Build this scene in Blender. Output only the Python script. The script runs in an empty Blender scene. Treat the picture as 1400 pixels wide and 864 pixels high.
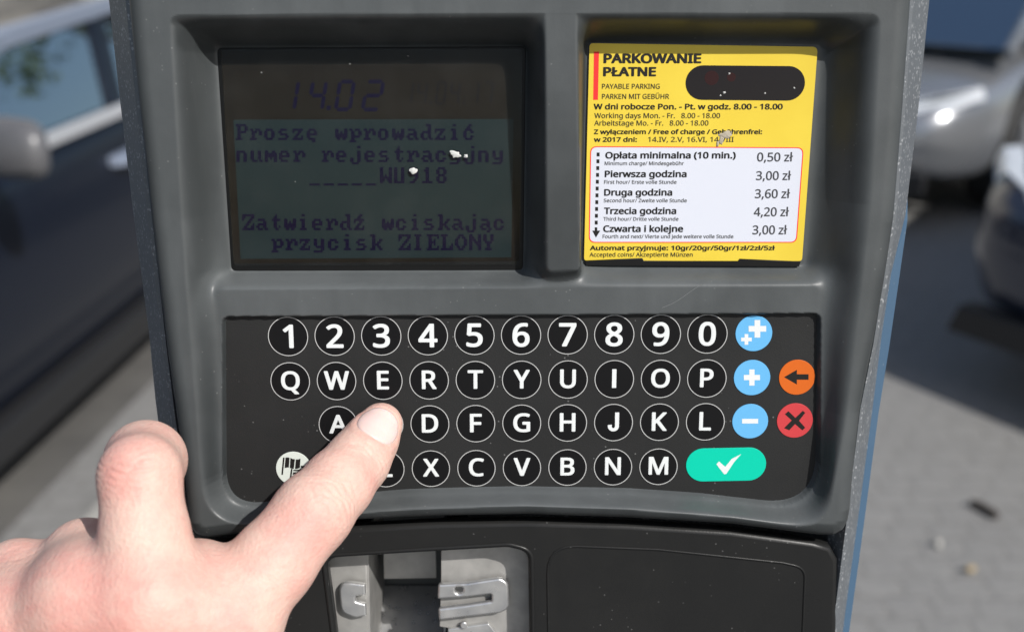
import bpy, bmesh, math, random, os
import numpy as np
from mathutils import Vector, Matrix
random.seed(7); RNG = np.random.default_rng(7)
R = math.radians
SC = bpy.context.scene
COL = SC.collection
# ------------------------------------------------------------------ camera, sky, sun, exposure
FPX = 1556.0                                   # focal length in photo pixels (1400 wide)
TH = R(20.0); HC = 1.52
cd = bpy.data.cameras.new('camera'); cam = bpy.data.objects.new('camera', cd); COL.objects.link(cam)
cam.location = (0, 0, HC); cam.rotation_euler = (R(90) - TH, 0, 0)
cd.sensor_width = 36; cd.lens = FPX / 1400 * 36; cd.clip_start = .01; cd.clip_end = 2000
cd.dof.use_dof = True; cd.dof.focus_distance = .342; cd.dof.aperture_fstop = 9.5; cd.dof.aperture_blades = 0
SC.camera = cam
SUN_EL, SUN_AZ = R(39.5), R(38)                  # azimuth measured from the machine's front towards the right
sdir = Vector((math.cos(SUN_EL) * math.sin(SUN_AZ), -math.cos(SUN_EL) * math.cos(SUN_AZ), math.sin(SUN_EL)))
w = bpy.data.worlds.new('World'); SC.world = w; w.use_nodes = True
nt = w.node_tree; bg = nt.nodes['Background']
sk = nt.nodes.new('ShaderNodeTexSky'); sk.sky_type = 'NISHITA'; sk.sun_disc = False
sk.sun_elevation = SUN_EL; sk.sun_rotation = math.atan2(sdir.x, sdir.y); sk.dust_density = 1.5
nt.links.new(sk.outputs[0], bg.inputs[0]); bg.inputs[1].default_value = .085
ld = bpy.data.lights.new('sun', 'SUN'); ld.energy = 4.2; ld.angle = R(.6); ld.color = (1, .97, .93)
sun = bpy.data.objects.new('sun', ld); COL.objects.link(sun)
sun.rotation_euler = sdir.to_track_quat('Z', 'Y').to_euler(); sun.location = (3, -3, 6)
SC.view_settings.view_transform = 'Standard'; SC.view_settings.look = 'None'
SC.view_settings.gamma = 1; SC.view_settings.use_curve_mapping = False
SC.view_settings.exposure = .32
SC.cycles.max_bounces = 10; SC.cycles.transparent_max_bounces = 12

# ------------------------------------------------------------------ projection helpers (millimetres on the machine's front)
FWD = np.array([0, math.cos(TH), -math.sin(TH)]); UP = np.array([0, math.sin(TH), math.cos(TH)]); RT = np.array([1., 0, 0])
CP = np.array([0, 0, HC])
DK = 14.2e-3 / 63 * FPX                         # distance to the middle of the keypad
KO = CP + DK * (FWD + (12 / FPX) * RT - (116 / FPX) * UP)
TL = R(8)                                       # the fascia leans back
EX = np.array([1., 0, 0]); EY = np.array([0, math.sin(TL), math.cos(TL)]); EN = np.array([0, -math.cos(TL), math.sin(TL)])
MM = DK / FPX * 1000                            # mm per photo pixel on the keypad
def pan(px, py, h=0.):
    """photo pixel -> (u, v) in mm on the plane parallel to the fascia, h mm in front of the keypad"""
    d = FWD + ((px - 700) / FPX) * RT - ((py - 432) / FPX) * UP
    O = KO + EN * h / 1000
    t = np.dot(O - CP, EN) / np.dot(d, EN)
    q = CP + t * d - O
    return np.array([np.dot(q, EX), np.dot(q, EY)]) * 1000
def pans(pts, h=0.): return np.array([pan(x, y, h) for x, y in pts])
def toworld(a):
    a = np.asarray(a, float) / 1000
    return KO + a[..., 0:1] * EX + a[..., 1:2] * EY + a[..., 2:3] * EN
def ground_pt(px, py, z=0.):
    d = FWD + ((px - 700) / FPX) * RT - ((py - 432) / FPX) * UP
    t = (z - HC) / d[2]
    return CP + t * d

# ------------------------------------------------------------------ material helpers
class NB:
    def __init__(s, name):
        s.m = bpy.data.materials.new(name); s.m.use_nodes = True
        s.t = s.m.node_tree; s.b = s.t.nodes['Principled BSDF']; s.out = s.t.nodes['Material Output']
    def n(s, typ, **kw):
        o = s.t.nodes.new('ShaderNode' + typ)
        for k, v in kw.items(): setattr(o, k, v)
        return o
    def l(s, a, b): s.t.links.new(a, b)
    def set(s, **kw):
        for k, v in kw.items():
            i = s.b.inputs[k.replace('_', ' ')]
            i.default_value = (*v, 1) if isinstance(v, tuple) and len(v) == 3 and i.type == 'RGBA' else v
        return s
    def coord(s):
        g = s.n('NewGeometry'); return g.outputs['Position']
    def objc(s): return s.n('TexCoord').outputs['Object']
    def noise(s, scale, detail=4, rough=.5, vec=None, stretch=None):
        x = s.n('TexNoise'); x.inputs['Scale'].default_value = scale; x.inputs['Detail'].default_value = detail
        x.inputs['Roughness'].default_value = rough
        v = vec if vec is not None else s.coord()
        if stretch:
            mp = s.n('Mapping'); mp.inputs['Scale'].default_value = stretch; s.l(v, mp.inputs[0]); v = mp.outputs[0]
        s.l(v, x.inputs['Vector']); return x.outputs['Fac']
    def ramp(s, fac, stops):
        r = s.n('ValToRGB'); e = r.color_ramp.elements
        while len(e) < len(stops): e.new(.5)
        for i, (p, c) in enumerate(stops):
            e[i].position = p; e[i].color = (*c, 1) if not isinstance(c, (int, float)) else (c, c, c, 1)
        s.l(fac, r.inputs[0]); return r.outputs[0]
    def mix(s, fac, a, b, mode='MIX'):
        x = s.n('Mix', data_type='RGBA', blend_type=mode)
        for i, v in ((0, fac), (6, a), (7, b)):
            if hasattr(v, 'is_linked') or hasattr(v, 'links'): s.l(v, x.inputs[i])
            else: x.inputs[i].default_value = v if i == 0 else (*v, 1)
        return x.outputs[2]
    def math(s, op, a, b=0.):
        x = s.n('Math', operation=op)
        for i, v in ((0, a), (1, b)):
            if isinstance(v, (int, float)): x.inputs[i].default_value = v
            else: s.l(v, x.inputs[i])
        return x.outputs[0]
    def bump(s, h, strength=.3, dist=.001, prev=None):
        x = s.n('Bump'); x.inputs['Strength'].default_value = strength; x.inputs['Distance'].default_value = dist
        s.l(h, x.inputs['Height'])
        if prev is not None: s.l(prev, x.inputs['Normal'])
        return x.outputs[0]
    def base(s, sock): s.l(sock, s.b.inputs['Base Color'])
    def rough(s, sock): s.l(sock, s.b.inputs['Roughness'])
    def normal(s, sock): s.l(sock, s.b.inputs['Normal'])

def plain(name, col, rough=.5, metal=0., spec=.5):
    return NB(name).set(Base_Color=col, Roughness=rough, Metallic=metal, Specular_IOR_Level=spec).m

def plastic(name, col, dust, rough=.5, grain=1500, gb=.12, speck=.16, spec=.28):
    k = NB(name); k.set(Specular_IOR_Level=spec)
    big = k.noise(28, 5, .6); stk = k.noise(60, 4, .6, stretch=(1, 1, .12)); fine = k.noise(grain, 2, .6)
    f = k.math('MULTIPLY', k.ramp(big, [(.42, 0), (.68, 1)]), .22)
    f2 = k.math('ADD', f, k.math('MULTIPLY', k.ramp(stk, [(.5, 0), (.72, 1)]), .22))
    gn = k.n('NewGeometry'); sx = k.n('SeparateXYZ'); k.l(gn.outputs['True Normal'], sx.inputs[0])
    dust_lit = k.math('MULTIPLY', k.ramp(sx.outputs[2], [(.02, 0), (.135, .68), (.6, 1)]), k.ramp(k.noise(45, 4, .65), [(.25, .6), (.7, .9)]))  # up-facing dust; its ramp also puts lit fronts and shaded walls into colour
    c = k.mix(k.math('MINIMUM', k.math('ADD', f2, dust_lit), 1.), col, dust)
    v = k.n('TexVoronoi'); v.inputs['Scale'].default_value = 420; k.l(k.coord(), v.inputs['Vector'])
    sp = k.math('MULTIPLY', k.math('LESS_THAN', v.outputs['Distance'], .11), k.ramp(k.noise(90, 2), [(.55, 0), (.6, 1)]))
    c = k.mix(k.math('MULTIPLY', sp, speck), c, (.35, .35, .34))
    k.base(c); k.rough(k.ramp(big, [(.3, rough - .06), (.7, rough + .1)]))
    sc = k.noise(220, 3, .7, stretch=(1, 1, .03))
    n1 = k.bump(fine, gb, .0002); k.normal(k.bump(sc, .04, .0004, n1))
    return k.m

M = {}
M['fascia'] = plastic('grey_plastic', (.029, .0325, .0335), (.084, .091, .093), .36)
M['lower'] = plastic('black_plastic', (.0085, .009, .0095), (.017, .017, .0165),   .33, speck=.15, spec=.18)
M['keyplate'] = plastic('keypad_film', (.015, .0152, .0152), (.022, .0222, .022), .42, 2600, .3, .25, .16)
M['key'] = plain('key_film_black', (.006, .006, .0065), .34, 0, .16)
M['print'] = plain('white_print', (.60, .62, .615), .5, 0, .2)
M['ringprint'] = plain('ring_print', (.42, .42, .41), .5, 0, .2)
M['keyblue'] = plain('key_film_blue', (.11, .36, .62), .4, 0, .2)
M['keyorange'] = plain('key_film_orange', (.52, .105, .012), .4, 0, .2)
M['keyred'] = plain('key_film_red', (.47, .045, .05), .4, 0, .2)
M['keygreen'] = plain('key_film_green', (.0, .46, .31), .4, 0, .2)
M['keypale'] = plain('key_film_pale', (.56, .60, .55), .45, 0, .2)
M['ink'] = plain('black_ink', (.012, .011, .01), .5, 0, .2)
M['inkgrey'] = plain('grey_ink', (.10, .10, .10), .5, 0, .2)
M['inklight'] = plain('thin_ink', (.04, .034, .02), .5, 0, .2)
M['pricegrey'] = plain('price_ink', (.05, .05, .055), .5, 0, .2)
M['redprint'] = plain('red_print', (.70, .03, .03), .45, 0, .2)
k = NB('yellow_print'); k.set(Roughness=.34, Specular_IOR_Level=.25)
k.base(k.mix(k.ramp(k.noise(40, 4), [(.35, 0), (.75, 1)]), (.63, .48, .05), (.585, .43, .04))); M['yellow'] = k.m
k = NB('white_panel_print'); k.set(Roughness=.34, Specular_IOR_Level=.25, Base_Color=(.53, .55, .61)); M['whitepanel'] = k.m
M['dark'] = plain('black_gasket', (.006, .006, .006), .4, 0, .2)
M['slotdark'] = plain('dark_slot_window', (.008, .005, .005), .06, 0, .3)
def shell_mat(name, col, fleck):
    k = NB(name); k.set(Roughness=.42, Metallic=.25)
    v = k.n('TexVoronoi'); v.inputs['Scale'].default_value = 1500; k.l(k.coord(), v.inputs['Vector'])
    s = k.n('SeparateColor'); k.l(v.outputs['Color'], s.inputs[0])
    f = k.math('MULTIPLY', k.math('GREATER_THAN', s.outputs[0], .86), s.outputs[1])
    k.base(k.mix(f, col, fleck)); k.normal(k.bump(k.noise(1700, 2), .35, .0003)); return k.m
M['shell'] = shell_mat('sparkle_coat', (.12, .13, .14), (.30, .31, .32))
M['blue'] = plastic('blue_panel', (.040, .085, .145), (.055, .10, .155), .5)
k = NB('brushed_metal'); k.set(Metallic=.75, Base_Color=(.50, .51, .52))
k.base(k.mix(k.ramp(k.noise(120, 4), [(.35, 0), (.7, 1)]), (.42, .425, .43), (.58, .58, .57)))
k.rough(k.ramp(k.noise(300, 4, .6), [(.3, .24), (.7, .42)])); M['metal'] = k.m
k = NB('galvanised_plate'); k.set(Metallic=.55)
k.base(k.mix(k.ramp(k.noise(160, 4), [(.35, 0), (.7, 1)]), (.33, .325, .31), (.43, .42, .40)))
k.rough(k.ramp(k.noise(300, 4, .6), [(.3, .4), (.7, .55)])); M['plate'] = k.m
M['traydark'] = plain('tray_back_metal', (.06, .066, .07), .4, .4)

# ------------------------------------------------------------------ object helpers
def tag(o, label=None, cat=None, group=None, kind=None):
    if label: o['label'] = label
    if cat: o['category'] = cat
    if group: o['group'] = group
    if kind: o['kind'] = kind
    return o
def thing(name, loc, label, cat, group=None, rz=0.):
    o = bpy.data.objects.new(name, None); COL.objects.link(o); o.location = loc; o.rotation_euler = (0, 0, rz)
    o.empty_display_size = .05
    return tag(o, label, cat, group)
def adopt(o, parent):
    """parent a mesh whose vertices are in world space (deeper levels: the parent mesh already sits at identity)"""
    if parent is None: return
    o.parent = parent
    if parent.parent is None and parent.type == 'EMPTY':
        o.matrix_parent_inverse = (Matrix.Translation(parent.location) @ parent.rotation_euler.to_matrix().to_4x4()).inverted()
def mesh_from(name, verts, faces, mat, parent=None, smooth=False, bevel=0., bseg=2, auto=None):
    me = bpy.data.meshes.new(name)
    me.from_pydata([tuple(v) for v in verts], [], [tuple(f) for f in faces]); me.validate(); me.update()
    return fin(name, me, mat, parent, smooth, bevel, bseg)
def fin(name, me, mat, parent=None, smooth=False, bevel=0., bseg=2):
    if bevel:
        bm = bmesh.new(); bm.from_mesh(me)
        bmesh.ops.remove_doubles(bm, verts=bm.verts, dist=1e-7)
        bmesh.ops.recalc_face_normals(bm, faces=bm.faces)
        es = [e for e in bm.edges if len(e.link_faces) == 2 and e.calc_face_angle(0) > .6]
        bmesh.ops.bevel(bm, geom=es, offset=bevel, segments=bseg, profile=.6, affect='EDGES', clamp_overlap=True)
        bm.to_mesh(me); bm.free()
    if mat: me.materials.append(mat)
    if smooth: me.shade_smooth()
    o = bpy.data.objects.new(name, me); COL.objects.link(o); adopt(o, parent); return o
def rounded_poly(pts, r, seg=6):
    """round the corners of a closed 2-D polygon; r may be a list"""
    pts = [np.array(p, float) for p in pts]; n = len(pts); out = []
    for i in range(n):
        ri = r[i] if isinstance(r, (list, tuple)) else r
        a, b, c = pts[i - 1], pts[i], pts[(i + 1) % n]
        d1 = (a - b) / (np.linalg.norm(a - b) + 1e-9); d2 = (c - b) / (np.linalg.norm(c - b) + 1e-9)
        ang = math.acos(max(-1, min(1, float(np.dot(d1, d2)))))
        if ri <= 0 or ang > 3.0: out.append(b); continue
        L = min(ri / math.tan(ang / 2), .49 * np.linalg.norm(a - b), .49 * np.linalg.norm(c - b))
        p0, p2 = b + d1 * L, b + d2 * L
        for k_ in range(seg + 1):
            t = k_ / seg; out.append((1 - t) ** 2 * p0 + 2 * t * (1 - t) * b + t * t * p2)
    return np.array(out)
def circle(c, r, n=40): 
    a = np.linspace(0, 2 * np.pi, n, endpoint=False); return np.stack([c[0] + r * np.cos(a), c[1] + r * np.sin(a)], 1)
def plate(name, outline, h0, h1, mat, parent, holes=(), bevel=0., smooth_norm=False):
    """solid plate with optional holes, in panel millimetres, between heights h0 (back) and h1 (front)"""
    cu = bpy.data.curves.new('tmp', 'CURVE'); cu.dimensions = '2D'; cu.fill_mode = 'BOTH'
    for ring in [outline, *holes]:
        s = cu.splines.new('POLY'); s.points.add(len(ring) - 1); s.use_cyclic_u = True
        for p, q in zip(s.points, ring): p.co = (q[0], q[1], 0, 1)
    cu.extrude = (h1 - h0) / 2 - bevel; cu.bevel_depth = bevel; cu.bevel_resolution = 2; cu.offset = -bevel
    me = curve_mesh(cu)
    return panel_mesh(name, me, (h0 + h1) / 2, mat, parent, smooth=False)
def curve_mesh(cu):
    o = bpy.data.objects.new('tmp', cu); COL.objects.link(o)
    dg = bpy.context.evaluated_depsgraph_get()
    me = bpy.data.meshes.new_from_object(o.evaluated_get(dg))
    bpy.data.objects.remove(o)
    if hasattr(cu, 'body') or True: bpy.data.curves.remove(cu)
    return me
def getv(me):
    a = np.empty(len(me.vertices) * 3, np.float32); me.vertices.foreach_get('co', a); return a.reshape(-1, 3).astype(float)
def setv(me, a): me.vertices.foreach_set('co', np.asarray(a, np.float32).ravel()); me.update()
def panel_mesh(name, me, h, mat, parent, smooth=False):
    a = getv(me); a[:, 2] += h; setv(me, toworld(a)); me.materials.clear()
    return fin(name, me, mat, parent, smooth)
def ribbon(name, path, wid, h0, h1, mat, parent, closed=True):
    """raised bead along a 2-D path"""
    cu = bpy.data.curves.new('tmp', 'CURVE'); cu.dimensions = '3D'; cu.bevel_depth = wid / 2; cu.bevel_resolution = 2
    s = cu.splines.new('POLY'); s.points.add(len(path) - 1); s.use_cyclic_u = closed
    for p, q in zip(s.points, path): p.co = (q[0], q[1], 0, 1)
    me = curve_mesh(cu); a = getv(me); a[:, 2] *= (h1 - h0) / wid * 2; setv(me, a)
    return panel_mesh(name, me, h0, mat, parent, True)
def annulus(c, r0, r1, h, n=48):
    a = np.linspace(0, 2 * np.pi, n, endpoint=False); v = []; f = []
    for r in (r0, r1):
        for t in a: v.append((c[0] + r * math.cos(t), c[1] + r * math.sin(t), h))
    for i in range(n): j = (i + 1) % n; f.append((i, j, n + j, n + i)[::-1])
    return v, f
class Flat:
    """collects flat printed shapes (millimetres on the panel) into one mesh"""
    def __init__(s): s.v = []; s.f = []
    def add(s, v, f):
        o = len(s.v); s.v += [tuple(x) for x in v]; s.f += [tuple(i + o for i in q) for q in f]
    def poly(s, pts, h): s.add([(p[0], p[1], h) for p in pts], [range(len(pts))])
    def mesh(s, me, h):
        a = getv(me); a[:, 2] += h; s.add(a, [p.vertices for p in me.polygons])
    def build(s, name, mat, parent, label=None):
        v = toworld(np.array(s.v)); o = mesh_from(name, v, s.f, mat, parent)
        if label: o['label'] = label
        return o

def stadium(a, b, r, n=18):
    a, b = np.array(a), np.array(b); t0 = math.atan2(b[1] - a[1], b[0] - a[0])
    return np.array([b + r * np.array([math.cos(t0 + t), math.sin(t0 + t)]) for t in np.linspace(-math.pi / 2, math.pi / 2, n)] + [a + r * np.array([math.cos(t0 + t), math.sin(t0 + t)]) for t in np.linspace(math.pi / 2, 1.5 * math.pi, n)])
# ------------------------------------------------------------------ lettering
FD = os.path.join(bpy.utils.resource_path('LOCAL'), 'datafiles', 'fonts')
def font(n):
    try: return bpy.data.fonts.load(os.path.join(FD, n))
    except Exception: return None
F_SANS, F_ARIAL = font('NotoSansHebrew-Regular.woff2'), font('Inter.woff2')
def text_mesh(body, f, bold=0.):
    def one():
        c = bpy.data.curves.new('tmp', 'FONT'); c.body = body; c.resolution_u = 5
        if f: c.font = f
        return curve_mesh(c)
    me = one(); a = getv(me); fs = [tuple(p.vertices) for p in me.polygons]; bpy.data.meshes.remove(me)
    V = []; Fc = []
    offs = [(0, 0)] if not bold else [(0, 0)] + [(bold * math.cos(t), bold * .75 * math.sin(t)) for t in np.linspace(0, 2 * np.pi, 8, endpoint=False) + .39]
    for i, (dx, dy) in enumerate(offs):
        b = a.copy(); b[:, 0] += dx; b[:, 1] += dy; b[:, 2] = i * .012
        o = len(V); V += [tuple(x) for x in b]; Fc += [tuple(k_ + o for k_ in q) for q in fs]
    return np.array(V), Fc
def cap_of(f):
    V, _ = text_mesh('H', f); return V[:, 1].max()
CAP = {}
def put_text(fl, body, f, x0, x1, ybase, cap, h, bold=0.):
    """lettering from pixel x0 to x1 on pixel baseline ybase with capital height cap (pixels)"""
    V, Fc = text_mesh(body, f, bold)
    if f not in CAP: CAP[f] = cap_of(f)
    capm = CAP[f] + bold * 1.5
    p0, p1, pt = pan(x0, ybase, h), pan(x1, ybase, h), pan(x0, ybase - cap, h)
    mn, mx = V[:, 0].min(), V[:, 0].max()
    sx = (p1[0] - p0[0]) / (mx - mn); sy = (pt[1] - p0[1]) / capm
    t = (V[:, 0] - mn) / (mx - mn)
    out = np.stack([p0[0] + (V[:, 0] - mn) * sx + (V[:, 1]) * sy * 0, p0[1] + t * (p1[1] - p0[1]) + (V[:, 1] + bold * .75) * sy, h + V[:, 2]], 1)
    fl.add(out, Fc)
F8 = {'P': '3F66663E06060F00', 'Z': '7F6331184C667F00', 'I': '1E0C0C0C0C0C1E00', 'E': '7F46161E16467F00', 'L': '0F06060646667F00',
 'O': '1C36636363361C00', 'N': '63676F7B73636300', 'Y': '3333331E0C0C1E00', 'W': '6363636B7F776300', 'U': '3333333333333F00',
 '9': '1E33333E30180E00', '1': '0C0E0C0C0C0C3F00', '8': '1E33331E33331E00', '_': '000000000000003F', 'a': '00001E303E336E00',
 'c': '00001E3303331E00', 'd': '3830303E33336E00', 'e': '00001E333F031E00', 'i': '0C000E0C0C0C1E00', 'j': '300030303033331E',
 'k': '070666361E366700', 'm': '0000337F7F6B6300', 'n': '00001F3333333300', 'o': '00001E3333331E00', 'p': '00003B66663E060F',
 'r': '00003B6E66060F00', 's': '00001E031E301F00', 't': '080C3E0C0C2C1800', 'u': '0000333333336E00', 'w': '0000636B7F7F3600',
 'y': '00003333333E301F', 'z': '00003F190C263F00', 'ę': '00001E333F031E18', 'ć': '180C1E3303331E00', 'ź': '180C3F190C263F00',
 'ą': '00001E303E336E30', 'ł': '0E0C0C1C0E0C1E00', ' ': '0000000000000000'}
def dot_text(fl, body, x0, cellx, ybase, doty, h):
    for i, ch in enumerate(body):
        bits = F8[ch]
        for r in range(8):
            b = int(bits[2 * r:2 * r + 2], 16); c = 0
            while c < 8:
                if b >> c & 1:
                    e = c
                    while e < 8 and b >> e & 1: e += 1
                    xa, xb = x0 + (i + c / 8) * cellx, x0 + (i + e / 8) * cellx
                    ya, yb = ybase - (7 - r) * doty, ybase - (6 - r) * doty
                    fl.poly([pan(xa, yb - .12, h), pan(xb, yb - .12, h), pan(xb, ya, h), pan(xa, ya, h)], h); c = e
                else: c += 1
SEG = {'0': 'abcdef', '1': 'bc', '2': 'abged', '4': 'fgbc', '7': 'abc'}
def seg_digit(fl, ch, x0, w, yt, yb, th, slant, h):
    ym = (yt + yb) / 2
    def q(xa, ya, xb, yb_):
        if abs(xa - xb) > abs(ya - yb_): pts = [(xa + th * .6, ya - th / 2), (xb - th * .6, ya - th / 2), (xb - th * .2, ya), (xb - th * .6, ya + th / 2), (xa + th * .6, ya + th / 2), (xa + th * .2, ya)]
        else: pts = [(xa - th / 2, ya + th * .5), (xa, ya + th * .1), (xa + th / 2, ya + th * .5), (xa + th / 2, yb_ - th * .5), (xa, yb_ - th * .1), (xa - th / 2, yb_ - th * .5)]
        P = [pan(x + (yb - y) * slant, y, h) for x, y in pts]
        fl.poly(P[::-1], h)
    for s in SEG[ch]:
        a = dict(a=(x0, yt, x0 + w, yt), g=(x0, ym, x0 + w, ym), d=(x0, yb, x0 + w, yb), f=(x0, yt, x0, ym), e=(x0, ym, x0, yb), b=(x0 + w, yt, x0 + w, ym), c=(x0 + w, ym, x0 + w, yb))[s]
        q(*a)

# ------------------------------------------------------------------ the ground
def pave_mat():
    k = NB('granite_setts'); pos = k.coord()
    br = k.n('TexBrick'); br.inputs['Scale'].default_value = 1; br.inputs['Brick Width'].default_value = .105; br.inputs['Row Height'].default_value = .085
    br.inputs['Mortar Size'].default_value = .009; br.inputs['Mortar Smooth'].default_value = .4; br.inputs['Bias'].default_value = 0
    br.inputs['Color1'].default_value = (.165, .164, .16, 1); br.inputs['Color2'].default_value = (.20, .198, .192, 1); br.inputs['Mortar'].default_value = (.14, .136, .128, 1)
    dn = k.n('TexNoise'); dn.inputs['Scale'].default_value = 9; k.l(pos, dn.inputs['Vector'])
    va = k.n('VectorMath', operation='MULTIPLY_ADD'); k.l(dn.outputs['Color'], va.inputs[0]); va.inputs[1].default_value = (.07, .06, 0); k.l(pos, va.inputs[2])
    k.l(va.outputs[0], br.inputs['Vector'])
    c = k.mix(k.ramp(k.noise(2.2, 6, .6), [(.35, 0), (.7, 1)]), br.outputs['Color'], (.18, .178, .173))
    c = k.mix(k.math('MULTIPLY', k.ramp(k.noise(40, 4, .7), [(.3, 0), (.8, 1)]), .6), c, (.27, .265, .25))
    k.base(c); k.set(Roughness=.75)
    h = k.math('SUBTRACT', k.math('MULTIPLY', k.noise(60, 4), .5), br.outputs['Fac'])
    k.normal(k.bump(h, .4, .010)); return k.m
M['pave'] = pave_mat()
k = NB('asphalt'); k.base(k.mix(k.ramp(k.noise(3, 6, .65), [(.35, 0), (.7, 1)]), (.075, .072, .068), (.12, .115, .105)))
k.set(Roughness=.85); k.normal(k.bump(k.noise(120, 4, .7), .6, .006)); M['asphalt'] = k.m
k = NB('concrete_kerb'); k.base(k.mix(k.ramp(k.noise(14, 6, .65), [(.3, 0), (.7, 1)]), (.27, .26, .235), (.37, .36, .33)))
k.set(Roughness=.8); k.normal(k.bump(k.noise(90, 4, .7), .5, .004)); M['kerb'] = k.m
def box_world(name, x0, x1, y0, y1, z0, z1, mat, parent=None, bevel=0., sub=None):
    v = [(x, y, z) for z in (z0, z1) for y in (y0, y1) for x in (x0, x1)]
    f = [(0, 2, 3, 1), (4, 5, 7, 6), (0, 1, 5, 4), (2, 6, 7, 3), (0, 4, 6, 2), (1, 3, 7, 5)]
    return mesh_from(name, v, f, mat, parent, bevel=bevel)
ROADZ = -.06
YAW = R(5.2)
ca, sa = math.cos(YAW), math.sin(YAW)
def street(lat, dep):                            # street frame: dep runs along the road, lat to its right
    return (lat * ca + dep * sa, -lat * sa + dep * ca)
def strip(name, l0, l1, d0, d1, z0, z1, mat, bevel=0., kind='structure'):
    c = [street(l0, d0), street(l1, d0), street(l1, d1), street(l0, d1)]
    v = [(*p, z0) for p in c] + [(*p, z1) for p in c]
    o = mesh_from(name, v, [(3, 2, 1, 0), (4, 5, 6, 7), (0, 1, 5, 4), (1, 2, 6, 5), (2, 3, 7, 6), (3, 0, 4, 7)], mat, bevel=bevel)
    if kind: o['kind'] = kind
    return o
g = mesh_from('road', [(-300, -300, ROADZ), (300, -300, ROADZ), (300, 400, ROADZ), (-300, 400, ROADZ)], [(0, 1, 2, 3)], M['asphalt']); g['kind'] = 'structure'
strip('pavement', -1.20, 14, -12, 22, ROADZ - .3, 0, M['pave'])
for i in range(-8, 20): strip('kerb', -1.36, -1.205, i * 1.0 + .004, i * 1.0 + .996, ROADZ - .3, .002, M['kerb'], bevel=.012)
strip('gutter', -1.58, -1.364, -12, 22, ROADZ - .1, ROADZ + .006, M['pave'])

# ------------------------------------------------------------------ cars
def glass_mat():
    k = NB('tinted_car_glass'); tr = k.n('BsdfTransparent'); tr.inputs[0].default_value = (.40, .47, .48, 1)
    gl = k.n('BsdfGlossy'); gl.inputs[0].default_value = (.86, .95, 1, 1); gl.inputs['Roughness'].default_value = .02
    fr = k.n('Fresnel'); fr.inputs[0].default_value = 2.3
    mx = k.n('MixShader'); k.l(k.math('ADD', k.math('MULTIPLY', fr.outputs[0], .55), .42), mx.inputs[0]); k.l(tr.outputs[0], mx.inputs[1]); k.l(gl.outputs[0], mx.inputs[2]); k.l(mx.outputs[0], k.out.inputs[0]); return k.m
M['glass'] = glass_mat()
M['tyre'] = plain('tyre_rubber', (.018, .018, .018), .75)
M['rim'] = plain('alloy_rim', (.55, .56, .58), .3, .8)
M['chrome'] = plain('chrome_trim', (.80, .81, .84), .28, .6)
M['trim'] = plain('black_trim', (.015, .015, .016), .5)
M['lamp'] = plain('headlamp_lens', (.60, .63, .66), .08, .3)
M['taillamp'] = plain('red_lamp_lens', (.45, .02, .02), .1)
M['numberplate'] = plain('number_plate_white', (.75, .75, .74), .4)
M['cabin'] = plain('dark_cabin_fabric', (.03, .03, .033), .8)
def paint(name, col, metal=.4, rough=.25, coat=.8):
    k = NB(name); k.set(Specular_IOR_Level=.5 if coat > .5 else .22, Base_Color=col, Metallic=metal, Roughness=rough, Coat_Weight=coat, Coat_Roughness=.05); return k.m
M['paint_blue'] = paint('dark_blue_paint', (.005, .0075, .015), 0., .3, .12)
M['paint_silver'] = paint('silver_paint', (.30, .31, .325), .6)
M['paint_navy'] = paint('navy_paint', (.035, .042, .065), .35)
M['skysheen'] = plain('sky_sheen_trim', (.24, .28, .36), .4, .3)  # pale blue stands in for sky reflected along the car's window frames
M['mirror_cap'] = plain('grey_mirror_cap', (.10, .10, .105), .35)
M['paint_white'] = paint('white_paint', (.78, .78, .76), 0.)

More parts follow.
